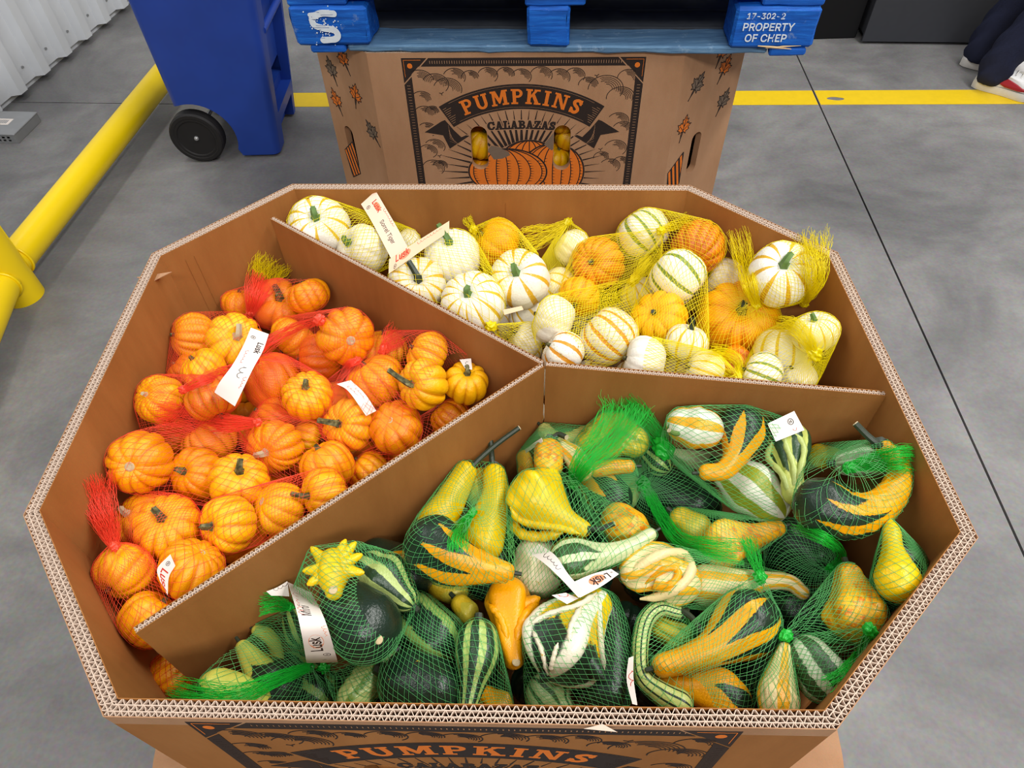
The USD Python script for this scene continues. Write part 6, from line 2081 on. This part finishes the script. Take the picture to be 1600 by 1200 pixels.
# ------------------------------------------------------------------ paper tags tied to the bags
def paper(parent, sec, left, right, label, paper_m=PAPER, lift=.016, prints=(), flat=True):
    """a paper strip between two edges given from its head to its foot, and its print mapped on it"""
    Lp = [on_pile(x, y, sec, lift) for x, y in left]
    Rp = [on_pile(x, y, sec, lift) for x, y in right]
    dep = np.array([[(a - CAM) @ _fw, (b - CAM) @ _fw] for a, b in zip(Lp, Rp)])
    k = np.arange(len(dep))
    fit = np.polyval(np.polyfit(k, dep.min(1), 1 if len(k) < 4 else 2), k)
    fit = fit - max(0, (fit - dep.min(1)).max()) * .8
    Lp = np.array([CAM + (p - CAM) * (d_ / ((p - CAM) @ _fw)) for p, d_ in zip(Lp, fit)])
    Rp = np.array([CAM + (p - CAM) * (d_ / ((p - CAM) @ _fw)) for p, d_ in zip(Rp, fit)])
    n_ = 14
    La, Ra = (catmull(Lp, n_), catmull(Rp, n_)) if len(Lp) > 2 else (np.linspace(Lp[0], Lp[1], n_), np.linspace(Rp[0], Rp[1], n_))

    def S(u, v):
        """u across 0..1, v along 0..1"""
        v = np.clip(v, 0, 1) * (n_ - 1)
        A = np.stack([np.interp(v, np.arange(n_), La[:, j]) for j in range(3)], -1)
        B = np.stack([np.interp(v, np.arange(n_), Ra[:, j]) for j in range(3)], -1)
        return A + (B - A) * u[:, None]
    nv = np.cross(Ra[n_ // 2] - La[n_ // 2], La[-1] - La[0])
    nv = unit(nv)
    if nv @ (CAM - La[0]) < 0:
        nv = -nv
    g = np.array([[a, b] for b in np.linspace(0, 1, n_) for a in np.linspace(0, 1, 5)])
    top = S(g[:, 0], g[:, 1]) + nv * .00015
    bot = top - nv * .0004
    f = []
    for i in range(n_ - 1):
        for j in range(4):
            a = i * 5 + j
            f += [(a, a + 1, a + 6), (a, a + 6, a + 5)]
    f = np.array(f)
    edge = [i * 5 for i in range(n_)] + [(n_ - 1) * 5 + j for j in range(1, 5)] + [i * 5 + 4 for i in range(n_ - 2, -1, -1)] + [j for j in range(3, 0, -1)]
    N_ = len(top)
    es = []
    for a, b in zip(edge, edge[1:] + edge[:1]):
        es += [(a, b, b + N_), (a, b + N_, a + N_)]
    nf = np.cross(top[f[0, 1]] - top[f[0, 0]], top[f[0, 2]] - top[f[0, 0]])
    if nf @ nv < 0:
        f = f[:, ::-1]
    m = trimesh.Trimesh(np.vstack([top, bot]), np.vstack([f, f[:, ::-1] + N_, np.array(es)]), process=False)
    pr = obj('paper_tag', m, paper_m, parent, smooth=40, label=label)
    wl = np.linalg.norm(Ra[n_ // 2] - La[n_ // 2])
    ll = np.linalg.norm(np.diff((La + Ra) / 2, axis=0), axis=1).sum()
    for (kind, ink, u, v, size, txt) in prints:
        """size in metres (cap height); text runs along v unless kind ends with x"""
        if kind.startswith('text'):
            tm = meshkit.text_mesh(txt, size, .0001, kind.startswith('textb'))
            q = np.array(tm.vertices)
            ff = tm.faces
        elif kind == 'oval':
            g_ = ell(0, 0, size * 2.2, size)
            tm = extrude(g_, .0001)
            q, ff = np.array(tm.vertices), tm.faces
        elif kind == 'emblem':
            g_ = Point(0, 0).buffer(size).difference(Point(0, 0).buffer(size * .82))
            bar_ = unary_union([sbox(-size * .45, -size * .5, -size * .28, size * .5), sbox(size * .1, -size * .5, size * .27, size * .5), sbox(-size * .45, -size * .08, size * .5, size * .08)])
            tm = extrude(unary_union([g_, bar_]), .0001)
            q, ff = np.array(tm.vertices), tm.faces
        else:        # handwriting: small connected scrawl
            r_ = np.random.default_rng(int(u * 1000 + v * 77))
            x = np.linspace(0, txt, 90)
            y = size * (.5 + .45 * np.sin(x / size * 3.3) * (1 + .4 * np.sin(x / size * .7 + 1))) + r_.normal(0, size * .03, 90)
            x2 = x + size * .35 * np.cos(x / size * 3.3)
            tm = extrude(LineString(np.column_stack([x2, y])).buffer(size * .055), .0001)
            q, ff = np.array(tm.vertices), tm.faces
        x, y, z_ = q.T
        hand = 1.0 if np.cross(La[-1] - La[0], Ra[n_ // 2] - La[n_ // 2]) @ nv > 0 else -1.0
        y = y * hand
        if kind.endswith('x'):
            uu, vv = u + x / wl, v - y / ll
        elif kind.endswith('r'):      # reads from foot to head
            uu, vv = u - y / wl, v - x / ll
        else:
            uu, vv = u + y / wl, v + x / ll
        W = S(np.clip(uu, .01, .99), np.clip(vv, .005, .995)) + nv * (.0003 + (z_ > .00005) * .00012)[:, None]
        tn_ = np.cross(W[ff[:, 1]] - W[ff[:, 0]], W[ff[:, 2]] - W[ff[:, 0]])
        obj('tag_print', trimesh.Trimesh(W, ff, process=False), ink, pr)
    return pr


paper(RB['D'], 'R', [(392, 512), (381, 538), (364, 569), (344, 596), (335, 613)], [(420, 522), (411, 548), (396, 575), (381, 606), (367, 635)], 'long white paper tag', lift=.010,
      prints=[('emblem', TAG_BLACK, .30, .12, .0045, ''), ('textb', TAG_BLACK, .62, .16, .010, 'Lusk'), ('scrawl', TAG_RED, .25, .30, .004, .035), ('scrawl', TAG_BLACK, .45, .50, .007, .030), ('scrawl', TAG_RED, .80, .62, .004, .03)])
paper(RB['K'], 'R', [(526, 600), (545, 612), (572, 650)], [(548, 594), (570, 615), (588, 642)], 'pale pink paper tag', lift=.004, prints=[('scrawl', TAG_RED, .3, .2, .005, .03), ('scrawl', TAG_RED, .65, .3, .004, .03)])
paper(RB['L'], 'R', [(718, 562), (726, 575)], [(736, 560), (738, 578)], 'small pink tag corner', lift=.006, prints=[('scrawl', TAG_BLACK, .4, .2, .004, .008)])
paper(RB['I'], 'R', [(266, 866), (246, 888), (250, 908)], [(274, 884), (264, 902), (262, 930)], 'crumpled pink paper tag', lift=.004, prints=[('textb', TAG_RED, .3, .35, .010, 'Lusk'), ('emblem', TAG_BLACK, .4, .18, .003, '')])
paper(YB['A'], 'Y', [(564, 319), (580, 345), (596, 375), (611, 404)], [(587, 298), (604, 327), (622, 358), (637, 386)], 'upright cream paper tag', paper_m=plain('tag_paper_peach', srgb(244, 216, 192), .6, .3, noise=30, amount=.04), lift=.012,
      prints=[('emblem', TAG_BLACK, .24, .13, .0042, ''), ('oval', TAG_ORANGE, .66, .21, .0055, ''), ('textb', TAG_RED, .52, .10, .0105, 'Lusk'), ('text', TAG_BLACK, .36, .42, .0085, 'Sorrel Tiger'), ('scrawl', TAG_RED, .84, .30, .0035, .05)])
paper(YB['B'], 'Y', [(608, 405), (640, 384), (672, 364), (702, 345)], [(607, 428), (640, 405), (672, 382), (702, 362)], 'slanted tan paper tag', paper_m=PAPER_TAN, lift=.004,
      prints=[('oval', TAG_ORANGE, .40, .26, .006, ''), ('textb', TAG_RED, .52, .10, .0105, 'Lusk'), ('emblem', TAG_BLACK, .78, .10, .0035, ''), ('scrawl', TAG_RED, .3, .45, .004, .06)])
paper(YB['H'], 'Y', [(786, 484), (815, 478)], [(788, 492), (818, 484)], 'sliver of a tan tag', paper_m=PAPER_TAN, lift=.004)
paper(GB['B'], 'G', [(449, 909), (462, 950), (472, 995), (479, 1036)], [(486, 926), (502, 955), (515, 990), (528, 1035)], 'white paper tag', lift=.012,
      prints=[('oval', TAG_ORANGE, .46, .74, .0085, ''), ('textbr', TAG_BLACK, .62, .86, .0125, 'Lusk'), ('textr', TAG_BLACK, .55, .42, .012, 'Mini'), ('scrawl', TAG_RED, .10, .12, .0055, .065), ('scrawl', TAG_ORANGE, .80, .55, .005, .035),
              ('emblem', TAG_BLACK, .72, .90, .004, ''), ('scrawl', TAG_BLACK, .55, .955, .003, .004)])
paper(GB['B'], 'G', [(416, 924), (432, 918), (449, 908)], [(424, 931), (437, 931), (452, 932)], 'folded-back end of the white tag', lift=.010, prints=[('scrawl', TAG_BLACK, .3, .3, .003, .02)])
paper(GB['G'], 'G', [(824, 862), (850, 880), (875, 903), (904, 934)], [(842, 850), (868, 868), (888, 897), (910, 922)], 'folded white paper tag', lift=.008, prints=[('scrawl', TAG_BLACK, .4, .2, .004, .04)])
paper(GB['G'], 'G', [(890, 912), (925, 897), (955, 889)], [(906, 934), (940, 916), (967, 897)], 'outer leaf of the folded tag', lift=.010,
      prints=[('oval', TAG_ORANGE, .45, .52, .006, ''), ('textbr', TAG_BLACK, .28, .84, .0105, 'Lusk'), ('emblem', TAG_BLACK, .4, .92, .002, '')])
paper(GB['G'], 'G', [(862, 930), (884, 926)], [(886, 944), (904, 935)], 'inner leaf of the folded tag', lift=.003, prints=[('scrawl', TAG_RED, .4, .2, .006, .012)])
paper(GB['I'], 'G', [(1199, 662), (1241, 642)], [(1212, 690), (1257, 672)], 'small white paper tag', lift=.002, prints=[('emblem', TAG_BLACK, .38, .72, .0048, ''), ('scrawl', TAG_RED, .85, .65, .003, .008)])
paper(GB['R'], 'G', [(982, 1028), (979, 1062), (988, 1100)], [(990, 1025), (990, 1060), (996, 1102)], 'white tag seen edge-on', lift=.002, prints=[('scrawl', TAG_RED, .4, .3, .006, .02)])
paper(GB['V'], 'G', [(820, 702), (846, 684)], [(822, 708), (848, 690)], 'white tag end', lift=.002)
print('items', len(ITEMS), 'buried', {k: len(v) for k, v in FILL.items()})
